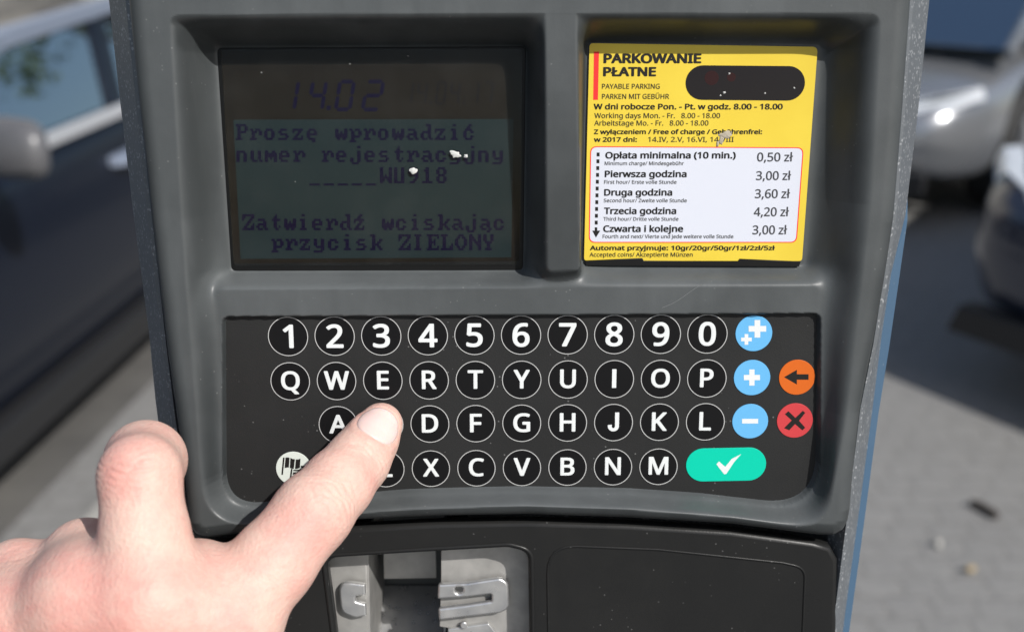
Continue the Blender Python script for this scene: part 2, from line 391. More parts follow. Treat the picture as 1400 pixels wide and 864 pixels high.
def loft(sections, closed_ends=True):
    n = len(sections[0]); v = [p for s in sections for p in s]; f = []
    for i in range(len(sections) - 1):
        for j in range(n):
            k_ = (j + 1) % n; f.append((i * n + j, i * n + k_, (i + 1) * n + k_, (i + 1) * n + j))
    if closed_ends: f.append(tuple(range(n))[::-1]); f.append(tuple((len(sections) - 1) * n + j for j in range(n)))
    return v, f
def car(label, pos, heading, pmat, tall=0., group=None, low=0., mx=.83, mmat=None, lip=None, df=0., fmat=None):
    """car with its nose at +x; pos = ground point under its middle, heading = direction of the nose (radians from +X)"""
    rot = Matrix.Rotation(heading, 4, 'Z'); T = Matrix.Translation(pos) @ rot
    root = thing('parked_car', pos, label, 'car', group, heading)
    def W(vs): return [tuple(T @ Vector(v)) for v in vs]
    def part(name, v, f, mat, par=root, smooth=False, bevel=0., bseg=2):
        o = mesh_from(name, W(v), f, mat, par, smooth=smooth, bevel=bevel, bseg=bseg)
        if smooth and bevel == 0: pass
        return o
    st = [(2.26, .50, .60, .34), (2.20, .70, .66, .27), (2.05, .80, .73, .22), (1.75, .865, .79, .19), (1.35, .885, .85, .19), (.95, .89, .905, .19),
          (.3, .895, .93, .19), (-.4, .895, .945, .19), (-1.0, .89, .96, .19), (-1.5, .88, .985, .2), (-1.9, .85, .985, .22), (-2.15, .78, .95, .27), (-2.26, .62, .86, .36)]
    secs = []
    for x, wd, zt, zb in st:
        zt += tall * .4
        half = [(wd * .80, zb), (wd * .93, zb + .03), (wd * .985, zb + .16), (wd, zb + (zt - zb) * .48), (wd * .985, zb + (zt - zb) * .72), (wd * .955, zt - .045), (wd * .90, zt - .008), (wd * .6, zt + .02), (0, zt + .03)]
        secs.append([(x, y, z) for y, z in half] + [(x, -y, z) for y, z in reversed(half[:-1])])
    v, f = loft(secs)
    me = bpy.data.meshes.new('body'); me.from_pydata(v, [], f); me.update()
    bm = bmesh.new(); bm.from_mesh(me); bmesh.ops.recalc_face_normals(bm, faces=bm.faces)
    bm.to_mesh(me); bm.free()
    tmp = bpy.data.objects.new('tmp', me); COL.objects.link(tmp)
    ss = tmp.modifiers.new('s', 'SUBSURF'); ss.levels = 2; ss.render_levels = 2
    cutters = []
    for wx in (1.36, -1.32):
        bm = bmesh.new(); bmesh.ops.create_cone(bm, cap_ends=True, segments=40, radius1=.375, radius2=.375, depth=2.4, matrix=Matrix.Translation((wx, 0, .33)) @ Matrix.Rotation(R(90), 4, 'X'))
        cm = bpy.data.meshes.new('c'); bm.to_mesh(cm); bm.free()
        co = bpy.data.objects.new('c', cm); COL.objects.link(co); cutters.append(co)
        b = tmp.modifiers.new('b', 'BOOLEAN'); b.object = co; b.operation = 'DIFFERENCE'; b.solver = 'EXACT'
    dg = bpy.context.evaluated_depsgraph_get(); me2 = bpy.data.meshes.new_from_object(tmp.evaluated_get(dg))
    for o in [tmp] + cutters: bpy.data.objects.remove(o)
    setv(me2, np.array(W(getv(me2)))); me2.materials.clear()
    body = fin('body', me2, pmat, root, True)
    try: me2.set_sharp_from_angle(angle=R(40))
    except Exception: pass
    # greenhouse: pillars and roof as one shell, panes set in
    zb = .93 + tall * .4; top = 1.45 + tall - low
    prof = [(1.02 + df, zb - .03), (.18 + df, top - .09), (-.12 + df * .8, top - .03), (-.55, top), (-.95, top - .035), (-1.25, top - .10), (-1.95, zb + .03)]
    def hw(z): return .80 - (z - zb) * .36
    inner = [(x, hw(z) - .0, z) for x, z in prof]
    # roof panel
    rv = []; 
    for x, z in prof[1:6]:
        h_ = hw(z); rv.append([(x, yy * h_, z + .035 * (1 - yy * yy)) for yy in (-1, -.8, -.4, 0, .4, .8, 1)])
    v = [p for r_ in rv for p in r_]; f = [(i * 7 + j, i * 7 + j + 1, (i + 1) * 7 + j + 1, (i + 1) * 7 + j) for i in range(4) for j in range(6)]
    nv = len(v); v += [(x, y, z - .03) for x, y, z in v]; f += [tuple(i + nv for i in q[::-1]) for q in f]
    per = [(0, j, 0, j + 1) for j in range(6)]
    edge = [j for j in range(7)] + [i * 7 + 6 for i in range(1, 5)] + [4 * 7 + j for j in range(5, -1, -1)] + [i * 7 for i in range(3, 0, -1)]
    f += [(edge[i], edge[(i + 1) % len(edge)], edge[(i + 1) % len(edge)] + nv, edge[i] + nv) for i in range(len(edge))]
    part('roof', v, f, pmat, smooth=True)
    def bar(a, b, wa, d=.035, name='pillar', mat=pmat):
        a, b = Vector(a), Vector(b); ax = (b - a).normalized(); side = Vector((1, 0, 0)); side = (side - ax * side.dot(ax)).normalized() if abs(ax.x) < .95 else Vector((0, 0, 1))
        out = ax.cross(side).normalized(); vs = []
        for p in (a, b):
            for s1, s2 in ((1, 1), (-1, 1), (-1, -1), (1, -1)): vs.append(tuple(p + side * s1 * wa / 2 + out * s2 * d / 2))
        part(name, vs, [(3, 2, 1, 0), (4, 5, 6, 7), (0, 1, 5, 4), (1, 2, 6, 5), (2, 3, 7, 6), (3, 0, 4, 7)], mat, bevel=.008)
    for s in (1, -1):
        P = [(x, s * (hw(z) - .015), z) for x, z in prof]
        bar(P[0], P[1], .07); bar(P[5], P[6], .16)
        bar((-.28, s * (hw(zb) - .015), zb - .02), (-.42, s * (hw(top - .04) - .02), top - .045), .11)
        # roof rail along the door tops
        for a, b in zip(P[1:5], P[2:6]): bar((a[0], a[1] + s * .012, a[2] - .01), (b[0], b[1] + s * .012, b[2] - .01), .055, .05, 'door_frame', fmat or pmat)
        def yz(x, z): return (x, s * (hw(z) - .016), z)
        for nm, q in (('door_window', [(.90 + df, zb), (-.25, zb), (-.36, top - .06), (-.12 + df * .8, top - .055), (.17 + df, top - .115)]), ('door_window', [(-.33, zb), (-1.42, zb + .02), (-1.12, top - .10), (-.93, top - .065), (-.44, top - .055)])):
            a = [yz(*p) for p in q]; b = [(x, y - s * .005, z) for x, y, z in a]; n = len(a)
            part(nm, a + b, [tuple(range(n)), tuple(range(2 * n - 1, n - 1, -1))] + [(i, (i + 1) % n, n + (i + 1) % n, n + i) for i in range(n)], M['glass'])
        v_, f_ = loft([[(x, s * (.845 + .012 * c_), zb - .005 + .02 * d_) for c_, d_ in ((1, -1), (1, 1), (-1, 1), (-1, -1))] for x in (.95, -1.6)])
        part('belt_moulding', v_, f_, M['chrome'], bevel=.006)
        for hx in (-.12, -1.12):
            v_, f_ = loft([[(hx + dx, s * (.885 + oo), .79 + tall * .3 + zz) for oo, zz in ((-.02, -.018), (.012 + b_, -.018), (.012 + b_, .016), (-.02, .016))] for dx, b_ in ((.11, 0), (.07, .022), (-.07, .022), (-.11, 0))])
            part('door_handle', v_, f_, fmat or pmat, smooth=False, bevel=.006)
        # seams of the doors
        for xs in (.98, -.30, -1.45):
            v_ = [(xs + a_, s * (yy + b_), z_) for a_, b_ in ((-.004, -.02), (.004, -.02), (.004, .006), (-.004, .006)) for yy, z_ in ((.895, .30),)] + [(xs - .02 + a_, s * (.875 + b_), .86 + tall * .3) for a_, b_ in ((-.004, -.02), (.004, -.02), (.004, .006), (-.004, .006))]
            part('door_seam', v_, [(0, 1, 2, 3), (7, 6, 5, 4), (0, 4, 5, 1), (1, 5, 6, 2), (2, 6, 7, 3), (3, 7, 4, 0)], M['trim'])
        # rocker, mirror, headlamp, tail lamp
        v_, f_ = loft([[(x, s * (.87 + a_), .20 + b_) for a_, b_ in ((-.06, -.06), (.015, -.05), (.02, .05), (-.04, .06))] for x in (.98, -.94)])
        part('sill', v_, f_, M['trim'], bevel=.012)
        mv = []; 
        for i in range(7):
            t = i / 6; rr = math.sin(math.pi * (.12 + .76 * t)) ** .35
            mv.append([(mx + .10 * t + (.05 * math.cos(a_)) * rr, s * (1.02 + .125 * math.copysign(abs(math.cos(a_)) ** .6, math.cos(a_)) * rr), zb + .085 + .075 * math.copysign(abs(math.sin(a_)) ** .6, math.sin(a_)) * rr) for a_ in np.linspace(0, 2 * np.pi, 16, endpoint=False)])
        v_, f_ = loft(mv); mo = part('wing_mirror', v_, f_, mmat or pmat, smooth=True)
        v_, f_ = loft([[(mx - .01 + .03 * c_, yy * s, zb + .02 + .03 * d_ + (.03 if yy > .85 else 0)) for c_, d_ in ((1, -1), (1, 1), (-1, 1), (-1, -1))] for yy in (.76, .95)])
        part('mirror_arm', v_, f_, M['trim'], par=mo)
        hl = [(2.215, .48, .60), (2.14, .66, .62), (1.93, .825, .70), (1.93, .80, .755), (2.08, .66, .715), (2.17, .50, .675)]
        a = [(x + .022, s * (y + .012), z + tall * .3) for x, y, z in hl]; b = [(x - .05, s * (y - .02), z + tall * .3) for x, y, z in hl]; n = 6
        part('headlight', a + b, [tuple(range(n)), tuple(range(2 * n - 1, n - 1, -1))] + [(i, (i + 1) % n, n + (i + 1) % n, n + i) for i in range(n)], M['lamp'], bevel=.012)
        tl = [(-2.10, .80, .70), (-2.24, .58, .70), (-2.235, .58, .84), (-2.08, .79, .88)]
        a = [(x - .02, s * (y + .015), z + tall * .3) for x, y, z in tl]; b = [(x + .05, s * (y - .03), z + tall * .3) for x, y, z in tl]; n = 4
        part('tail_light', a + b, [tuple(range(n)), tuple(range(2 * n - 1, n - 1, -1))] + [(i, (i + 1) % n, n + (i + 1) % n, n + i) for i in range(n)], M['taillamp'], bevel=.012)
        for wx in (1.36, -1.32):
            def ring(prof_, nseg=36):
                v_ = []; f_ = []; m = len(prof_)
                for i in range(nseg):
                    t = 2 * np.pi * i / nseg
                    for r_, y_ in prof_: v_.append((wx + r_ * math.cos(t), s * y_, .315 + r_ * math.sin(t)))
                for i in range(nseg):
                    for j in range(m - 1): f_.append((i * m + j, ((i + 1) % nseg) * m + j, ((i + 1) % nseg) * m + j + 1, i * m + j + 1))
                return v_, f_
            v_, f_ = ring([(.0, .66), (.30, .66), (.315, .70), (.315, .82), (.30, .865), (.215, .87), (.205, .85)])
            wh = part('wheel', v_, f_, M['tyre'], smooth=True)
            v_, f_ = ring([(.208, .852), (.20, .868), (.185, .84), (.18, .78), (.0, .78)])
            part('rim', v_, f_, M['rim'], par=wh, smooth=True)
            for q in range(5):
                t = 2 * np.pi * q / 5; cx, sx = math.cos(t), math.sin(t); v_ = []
                for r_, hw_, y_ in ((.03, .035, .865), (.19, .022, .855)):
                    for w1, dy in ((-1, 0), (1, 0), (1, -.03), (-1, -.03)):
                        v_.append((wx + r_ * cx - w1 * hw_ * sx, s * (y_ + dy), .315 + r_ * sx + w1 * hw_ * cx))
                part('spoke', v_, [(0, 1, 2, 3), (7, 6, 5, 4), (0, 4, 5, 1), (1, 5, 6, 2), (2, 6, 7, 3), (3, 7, 4, 0)], M['rim'], par=wh, bevel=.006)
    def pane(name, x0, z0, x1, z1, k0=.97, k1=.97):
        a = [(x0, -hw(z0) * k0, z0), (x0, hw(z0) * k0, z0), (x1, hw(z1) * k1, z1), (x1, -hw(z1) * k1, z1)]
        b = [(x - .006, y, z - .006) for x, y, z in a]
        part(name, a + b, [(0, 1, 2, 3), (7, 6, 5, 4), (0, 4, 5, 1), (1, 5, 6, 2), (2, 6, 7, 3), (3, 7, 4, 0)], M['glass'])
    pane('windscreen', 1.0 + df, zb - .015, .20 + df, top - .075); pane('rear_window', -1.92, zb + .04, -1.27, top - .085)
    for sx in (.28, -.62):
        for sy in (.36, -.36):
            v_, f_ = loft([[(sx + dx, sy + y_, z_) for dx, y_ in ((.06, -.23), (.06, .23), (-.06, .23), (-.06, -.23))] for z_, dx0 in ((.5, 0), (1.05 + tall * .5, 0))])
            v_ = [(x - (z - .5) * .25, y, z) for x, y, z in v_]
            s_o = part('seat', v_, f_, M['cabin'], bevel=.04)
            v_, f_ = loft([[(sx - .16 + dx, sy + y_, z_) for dx, y_ in ((.05, -.12), (.05, .12), (-.05, .12), (-.05, -.12))] for z_ in (1.08 + tall * .5, 1.25 + tall * .5)])
            part('headrest', v_, f_, M['cabin'], par=s_o, bevel=.04)
    v_ = [(2.255, -.45, .40), (2.255, .45, .40), (2.285, .42, .55), (2.285, -.42, .55)]
    part('grille', v_ + [(x - .06, y, z) for x, y, z in v_], [(0, 1, 2, 3), (7, 6, 5, 4), (0, 4, 5, 1), (1, 5, 6, 2), (2, 6, 7, 3), (3, 7, 4, 0)], M['trim'], bevel=.01)
    v_ = [(2.285, -.26, .36), (2.285, .26, .36), (2.285, .26, .47), (2.285, -.26, .47)]
    part('number_plate', [(x + .012, y, z) for x, y, z in v_] + [(x - .01, y, z) for x, y, z in v_], [(0, 1, 2, 3), (7, 6, 5, 4), (0, 4, 5, 1), (1, 5, 6, 2), (2, 6, 7, 3), (3, 7, 4, 0)], M['numberplate'])
    v_, f_ = loft([[(x, y, z) for y, z in ((-.70, .20), (-.30 if lip else .70, .20), (-.34 if lip else .70, .31), (-.66, .30))] for x in (2.28, 2.2)])
    part('bumper_lip', v_, f_, lip or M['trim'], bevel=.01)
    return root
BODYW = .895
x, y = street(-1.60 - BODYW, 3.48)
car('dark blue sedan parked along the kerb on the left, chrome strip under its windows', (x, y, ROADZ), R(-90) - YAW + R(0), M['paint_blue'], low=.205, mx=.80, df=.42, mmat=M['mirror_cap'], fmat=M['skysheen'])
# silver car on the right: its near front corner stands at about (2.15, 5.3)
def place_by_corner(corner, heading, lx, ly):
    c, s = math.cos(heading), math.sin(heading); return (corner[0] - lx * c + ly * s, corner[1] - lx * s - ly * c, 0)
hd = R(-90 - 42); 
car('silver car parked at an angle on the right, nose towards the machine', place_by_corner((2.15, 5.35), hd, 2.05, .80), hd, M['paint_silver'], tall=-.2, df=.6)
hd = R(-90 - 58)
car('dark navy car at the right edge of the photo, in front of the silver car', place_by_corner((1.70, 3.2), hd, 2.2, -.3), hd, M['paint_navy'])

# ------------------------------------------------------------------ a pale building at the end of the kerb
M['render_wall'] = NB('pale_render').m
kk = NB('pale_render'); kk.base(kk.mix(kk.ramp(kk.noise(1.3, 6, .6), [(.3, 0), (.7, 1)]), (.62, .58, .50), (.72, .68, .60))); kk.set(Roughness=.9); M['render_wall'] = kk.m
M['plinth'] = plain('grey_plinth_stone', (.30, .29, .27), .8); M['winframe'] = plain('white_window_frame', (.75, .75, .73), .5)
bx0, by0 = street(-15, 15)
BLD = thing('building', (bx0, by0, ROADZ), 'pale rendered building far behind the dark blue car', 'building', rz=-YAW)
def sbox(name, l0, l1, d0, d1, z0, z1, mat, par, bevel=0.):
    c = [street(l0, d0), street(l1, d0), street(l1, d1), street(l0, d1)]
    v = [(*p, z0) for p in c] + [(*p, z1) for p in c]
    return mesh_from(name, v, [(3, 2, 1, 0), (4, 5, 6, 7), (0, 1, 5, 4), (1, 2, 6, 5), (2, 3, 7, 6), (3, 0, 4, 7)], mat, par, bevel=bevel)
sbox('wall', -22, -2.6, 15, 24, ROADZ, 10, M['render_wall'], BLD); sbox('plinth', -22.05, -2.55, 14.95, 24.05, ROADZ - .01, .42, M['plinth'], BLD, .02)
sbox('cornice', -22.3, -2.3, 14.7, 24.3, 9.7, 10.2, M['plinth'], BLD, .05)
for fl_ in range(3):
    for i in range(7):
        l_ = -21 + i * 2.6; z_ = 1.2 + fl_ * 3
        wf = sbox('window', l_, l_ + 1.2, 14.94, 15.02, z_, z_ + 1.7, M['winframe'], BLD, .01)
        sbox('pane', l_ + .08, l_ + .57, 14.925, 14.95, z_ + .08, z_ + 1.62, M['slotdark'], wf); sbox('pane', l_ + .63, l_ + 1.12, 14.925, 14.95, z_ + .08, z_ + 1.62, M['slotdark'], wf)
        sbox('sill', l_ - .08, l_ + 1.28, 14.84, 15.0, z_ - .08, z_ - .005, M['plinth'], wf)

# street trees further along, seen in the car windows
M['bark2'] = plain('grey_bark', (.10, .085, .07), .9)
def leaf_mat(name, c1, c2):
    k = NB(name); oi = k.n('NewGeometry'); k.base(k.mix(oi.outputs['Random Per Island'], c1, c2)); k.set(Roughness=.6); return k.m
M['leaf'] = leaf_mat('spring_leaves', (.05, .085, .02), (.11, .15, .04))
def tree(px_, py_, h, seed, label):
    rg = np.random.default_rng(seed); root = thing('street_tree', (px_, py_, 0), label, 'tree')
    def limb(p0, p1, r0, r1, n=6):
        p0, p1 = np.array(p0), np.array(p1); out = []; d = (p1 - p0) / np.linalg.norm(p1 - p0); a = np.cross(d, [1, .2, .1]); a /= np.linalg.norm(a); b = np.cross(d, a)
        for i in range(n):
            t = i / (n - 1); c = p0 + (p1 - p0) * t + .05 * rg.standard_normal(3) * (0 < i < n - 1); r_ = r0 + (r1 - r0) * t
            out.append([c + a * r_ * math.cos(q) + b * r_ * math.sin(q) for q in np.linspace(0, 2 * np.pi, 8, endpoint=False)])
        return loft(out)
    V = []; F = []
    def addm(vf): o = len(V); V.extend(vf[0]); F.extend(tuple(i + o for i in f) for f in vf[1])
    top = np.array([px_, py_, h * .55]); addm(limb((px_, py_, -.05), top, .14, .09))
    tips = []
    for i in range(11):
        a = i * 2.4; e = rg.uniform(.35, 1.2); L = h * rg.uniform(.22, .38); q = top + np.array([math.cos(a) * math.cos(e), math.sin(a) * math.cos(e), math.sin(e)]) * L
        addm(limb(top - [0, 0, rg.uniform(0, h * .15)], q, .055, .015)); tips.append(q)
    mesh_from('trunk', V, F, M['bark2'], root, smooth=True)
    V = []; F = []
    for q in tips:
        for c in range(9):
            cc = q + rg.standard_normal(3) * h * .075
            for l in range(34):
                p = cc + rg.standard_normal(3) * .17; a = rg.standard_normal(3); a /= np.linalg.norm(a); b = np.cross(a, rg.standard_normal(3)); b /= np.linalg.norm(b); o = len(V)
                V.extend([p - a * .07, p + b * .035, p + a * .07, p - b * .035]); F.append((o, o + 1, o + 2, o + 3))
    mesh_from('crown', V, F, M['leaf'], root)
tree(3.4, 14.5, 6.5, 1, 'leafy street tree behind the meter, nearest of three')
tree(5.4, 18, 7.5, 2, 'tall leafy street tree behind the silver car')
tree(1.6, 20.5, 6., 3, 'smaller leafy street tree furthest behind the meter')

# ------------------------------------------------------------------ the parking meter
base = KO + EN * -.09
METER = thing('parking_meter', (base[0], base[1], 0), 'dark grey parking ticket machine with screen, yellow tariff card and letter keypad', 'parking meter')
# traced edges of the front (photo pixels): x of the edge at row y
def trk(pts):
    p = np.array(pts, float); return lambda y: float(np.interp(y, p[:, 0], p[:, 1]) if y >= p[0, 0] else p[0, 1] + (y - p[0, 0]) * (p[1, 1] - p[0, 1]) / (p[1, 0] - p[0, 0]))
L_IN = trk([(0, 174), (150, 189), (300, 205), (470, 224), (575, 237), (700, 254), (864, 274), (1000, 290)])
L_OUT = trk([(0, 147), (150, 163.5), (300, 181), (470, 203), (575, 213), (700, 229), (864, 249), (1000, 265)])
R_IN = trk([(0, 1247), (150, 1236), (300, 1224), (384, 1212), (470, 1198), (560, 1180), (700, 1163), (864, 1142), (1000, 1126)])
R_OUT = trk([(0, 1271), (150, 1256), (300, 1238), (384, 1218), (470, 1205), (560, 1194), (700, 1176), (864, 1154), (1000, 1138)])
R_BLUE = trk([(0, 1266), (230, 1246), (300, 1240), (384, 1228), (470, 1215.5), (560, 1201), (700, 1182.5), (864, 1160), (1000, 1142)])
L0, HK, HL, HA, HB = 9., 0., 2.2, -8., -5.     # heights of frame, keypad, ledge, screen floor, card floor (mm)

def seg_dist(P, poly, closed=True):
    d = np.full(len(P), 1e9); n = len(poly)
    for i in range(n if closed else n - 1):
        a = poly[i]; b = poly[(i + 1) % n]; ab = b - a
        t = np.clip(((P - a) @ ab) / (ab @ ab + 1e-12), 0, 1)
        d = np.minimum(d, np.linalg.norm(P - a - t[:, None] * ab, axis=1))
    return d
def inside(P, poly):
    c = np.zeros(len(P), bool); n = len(poly); x, y = P[:, 0], P[:, 1]
    for i in range(n):
        (x1, y1), (x2, y2) = poly[i], poly[(i + 1) % n]
        k_ = ((y1 > y) != (y2 > y)) & (x < (x2 - x1) * (y - y1) / (y2 - y1 + 1e-12) + x1); c ^= k_
    return c
# outlines
T_OUT = rounded_poly(pans([(231, 21), (480, 19), (1206, 18), (1192, 280), (1158, 570), (1129, 727), (1000, 709), (860, 697), (710, 692), (560, 697), (420, 709), (279, 724), (262, 500), (247, 300)], L0), [3, 0, 4, 0, 0, 11, 0, 0, 0, 0, 0, 15, 0, 0], seg=14)
A_IN = rounded_poly(pans([(297, 66), (719, 64), (715, 369), (317, 370)], HA), 1.5)
B_IN = rounded_poly(pans([(803, 58), (1122, 61), (1101, 362), (795, 360)], HB), 1.5)
KL_IN = rounded_poly(pans([(300, 396), (715, 394), (795, 393), (1119, 392), (1118, 699), (960, 680), (860, 673), (710, 670), (560, 674), (420, 685), (306, 700), (303, 500)], HL), [2, 0, 0, 2, 15, 0, 0, 0, 0, 0, 13, 0], seg=14)
PST = rounded_poly(pans([(746, 10), (787, 10), (793, 372), (750, 372)], L0 - 1), 1)
PLATE = rounded_poly(pans([(308, 433), (1117.5, 428.5), (1116, 693), (960, 674.8), (860, 668), (710, 665), (560, 669), (420, 680), (309, 693)], HK), [2, 2, 15, 0, 0, 0, 0, 0, 11], seg=14)

def make_fascia():
    NU, NV = 560, 430
    vt = pan(700, -130, L0)[1]
    botpx = [(254, 690), (256, 715), (266, 731), (284, 737), (312, 733), (400, 721), (487, 712), (600, 706.5), (720, 704.5), (860, 709), (1000, 717.5), (1118, 732.5), (1140, 733), (1154, 725), (1161, 712), (1164, 695)]
    bp = pans(botpx, L0 - 3)
    rows = np.linspace(-140, 760, 60)
    lp = np.array([pan(L_IN(y), y, L0 - 3) for y in rows]); rp = np.array([pan(R_IN(y), y, L0 - 3) for y in rows])
    Lf = lambda v: np.interp(v, lp[::-1, 1], lp[::-1, 0]); Rf = lambda v: np.interp(v, rp[::-1, 1], rp[::-1, 0])
    s = np.linspace(0, 1, NU); t = np.linspace(0, 1, NV)
    S, Tt = np.meshgrid(s, t); 
    bs = np.interp(s, (np.cumsum(np.r_[0, np.linalg.norm(np.diff(bp, axis=0), axis=1)])) / np.sum(np.linalg.norm(np.diff(bp, axis=0), axis=1)), np.arange(len(bp)))
    bu = np.interp(bs, np.arange(len(bp)), bp[:, 0]); bv = np.interp(bs, np.arange(len(bp)), bp[:, 1])
    # rows follow the arched lower edge near the bottom and straighten upwards
    V = vt + (bv[None, :] - vt) * Tt
    U0 = Lf(V) + (Rf(V) - Lf(V)) * S
    blend = Tt ** 6
    U = U0 * (1 - blend) + bu[None, :] * blend
    P = np.stack([U.ravel(), V.ravel()], 1)
    inT = inside(P, T_OUT); dT = seg_dist(P, T_OUT)
    regs = []
    dF = np.where(inT, dT, 0); regs.append((dF, np.full(len(P), L0)))
    for poly, lev in ((A_IN, HA), (B_IN, HB), (KL_IN, HL)):
        d = np.where(inside(P, poly), 0, seg_dist(P, poly)); regs.append((d, np.full(len(P), lev)))
    dP = np.where(inside(P, PST), 0, seg_dist(P, PST))
    vt_, vb_ = PST[:, 1].max(), PST[:, 1].min()
    tt = np.clip((vt_ - P[:, 1]) / (vt_ - vb_), 0, 1)
    regs.append((dP, L0 - 4.0 * tt ** 1.5))
    W = [1 / (d + .04) ** 1.7 for d, _ in regs]
    H = sum(wi * li for wi, (_, li) in zip(W, regs)) / sum(W)
    dpl = seg_dist(P, PLATE); inP = inside(P, PLATE)
    sd = np.where(inP, dpl, -dpl)
    H = np.where(sd > -.5, H + (HK - .6 - H) * np.clip((sd + .5) / .9, 0, 1), H)
    per = np.concatenate([np.stack([U[::4, 0], V[::4, 0]], 1), np.stack([U[-1, ::3], V[-1, ::3]], 1), np.stack([U[::-4, -1], V[::-4, -1]], 1)])
    dE = seg_dist(P, per, closed=False)
    r = 5.5; q = np.clip(dE, 0, r)
    H = H - (r - np.sqrt(np.maximum(r * r - (r - q) ** 2, 0)))
    # slight hand-made unevenness of the moulded faces
    H = H + .05 * np.sin(P[:, 0] * .11 + 1) * np.sin(P[:, 1] * .07)
    vert = np.stack([P[:, 0], P[:, 1], H], 1)
    idx = np.arange(NU * NV).reshape(NV, NU)
    f = np.stack([idx[:-1, :-1], idx[1:, :-1], idx[1:, 1:], idx[:-1, 1:]], -1).reshape(-1, 4)
    # skirt going back behind the rim so that the shell closes it
    rim = np.concatenate([idx[:, 0], idx[-1, 1:], idx[::-1, -1][1:]])
    sk_ = vert[rim].copy(); sk_[:, 2] -= 14; cen = vert.mean(0)
    n0 = len(vert); vert = np.concatenate([vert, sk_]); m = len(rim)
    f2 = np.array([(rim[i], n0 + i, n0 + i + 1, rim[i + 1]) for i in range(m - 1)])
    F = np.concatenate([f, f2])
    me = bpy.data.meshes.new('fascia'); me.from_pydata([tuple(v) for v in toworld(vert)], [], [tuple(q_) for q_ in F.tolist()]); me.update()
    return fin('fascia', me, M['fascia'], METER, True)
make_fascia()

# housing: a sparkly coated shell behind the fascia, going down to the pavement
def make_shell():
    secs = []
    rows = [-200, -140, -60, 0, 80, 150, 230, 300, 384, 470, 560, 640, 700, 780, 864, 1000]
    for y in rows:
        li, lo, ri, ro = pan(L_IN(y) + 3, y, 1), pan(L_OUT(y), y, -12), pan(R_IN(y) - 4, y, 1), pan(R_OUT(y) + 1.5, y, -12)
        v = li[1]; hb = -30 if y < 600 else -62
        secs.append([(lo[0] + 1, v, -190), (lo[0], v, -16), (lo[0] + .6, v, -11.5), (li[0] - 1.4, v, .3), (li[0], v, 1), (li[0] + 3, v, -6), (li[0] + 3.5, v, hb),
                     (ri[0] - 3.5, v, hb), (ri[0] - 3, v, -6), (ri[0], v, 1), (ri[0] + 1.4, v, .3), (ro[0] - .6, v, -11.5), (ro[0], v, -16), (ro[0] - 1, v, -190)])
    secs = [toworld(np.array(s)) for s in secs]
    low = secs[-1].copy(); low[:, 2] = .02; secs.append(low)
    v, f = loft(secs)
    return mesh_from('housing', v, [q[::-1] for q in f], M['shell'], METER)
make_shell()
# blue cladding on the right flank
def make_blue():
    secs = []
    rows = [236, 300, 384, 470, 560, 640, 700, 780, 864, 1000]
    for i, y in enumerate(rows):
        b = pan(R_BLUE(y), y, -17); o = pan(R_OUT(y), y, -12); v = b[1]; k_ = 0 if i else -1.2
        secs.append([(o[0] - .8, v, -13.2), (b[0] - .8 + k_, v, -14.2), (b[0] + k_, v, -17), (b[0] + k_, v, -170), (o[0] - .8, v, -170)])
    secs = [toworld(np.array(s)) for s in secs]; low = secs[-1].copy(); low[:, 2] = .03; secs.append(low)
    v, f = loft(secs); return mesh_from('side_panel', v, [q[::-1] for q in f], M['blue'], METER)
make_blue()
box_world('base_plinth', base[0] - .16, base[0] + .16, base[1] - .10, base[1] + .12, 0, .035, M['trim'], METER, bevel=.006)

# keypad film and keys
plate('keypad', rounded_poly(PLATE, 0), HK - 1.2, HK, M['keyplate'], METER, bevel=.25)
M['edge'] = plain('film_edge_highlight', (.16, .16, .158), .5, 0, .2)  # pale line painted in for the highlight along the plate's edge
ribbon('keypad_edge', PLATE, .34, HK - .02, HK + .1, M['edge'], METER)
def key(px, py, rpx, mat, glyphs=(), ring=True, outline=None, gm=None, label=None):
    c = pan(px, py, HK)
    o_ = outline if outline is not None else circle(c, rpx * MM, 48)
    ko = plate('key', o_, HK - .1, HK + .22, mat, METER, bevel=.08)
    if label: ko['label'] = label
    if ring:
        fl = Flat(); v, f = annulus(c, (rpx - .5) * MM, (rpx + .5) * MM, HK + .24); fl.add(v, f); fl.build('ring', M['ringprint'], ko)
    for g_, m_ in glyphs:
        fl = Flat(); g_(fl); fl.build('legend', m_, ko)
    return ko
GH = HK + .26
def _j():
    o = [(.26, .73), (.41, .73), (.41, .20)] + [(.205 + .205 * math.cos(t), .19 + .205 * math.sin(t)) for t in np.linspace(-.05, -math.pi, 14)] + [(0, .235), (.145, .25)] + [(.205 + .06 * math.cos(t), .195 + .085 * math.sin(t)) for t in np.linspace(-math.pi, 0, 12)]
    return np.array([(x, y, 0) for x, y in o]), [tuple(range(len(o)))[::-1]]
J_GLYPH = _j(); I_GLYPH = (np.array([(0, 0, 0), (.155, 0, 0), (.155, .73, 0), (0, .73, 0)]), [(0, 1, 2, 3)]); HCAP = cap_of(F_SANS)
def glyph(ch, px, py, cap):
    def g_(fl):
        V, Fc = text_mesh(ch, F_SANS, .022) if ch not in 'IJ' else J_GLYPH if ch == 'J' else I_GLYPH
        mn, mx = V.min(0), V.max(0); c = pan(px, py, GH)
        s_ = cap * MM / (HCAP + .033 if ch not in 'IJ' else .73)
        if ch in 'Q': cy = HCAP / 2
        else: cy = (mn[1] + mx[1]) / 2
        wx = 1.03
        fl.add(np.stack([c[0] + (V[:, 0] - (mn[0] + mx[0]) / 2) * s_ * wx, c[1] + (V[:, 1] - cy) * s_, GH + V[:, 2]], 1), Fc)
    return g_
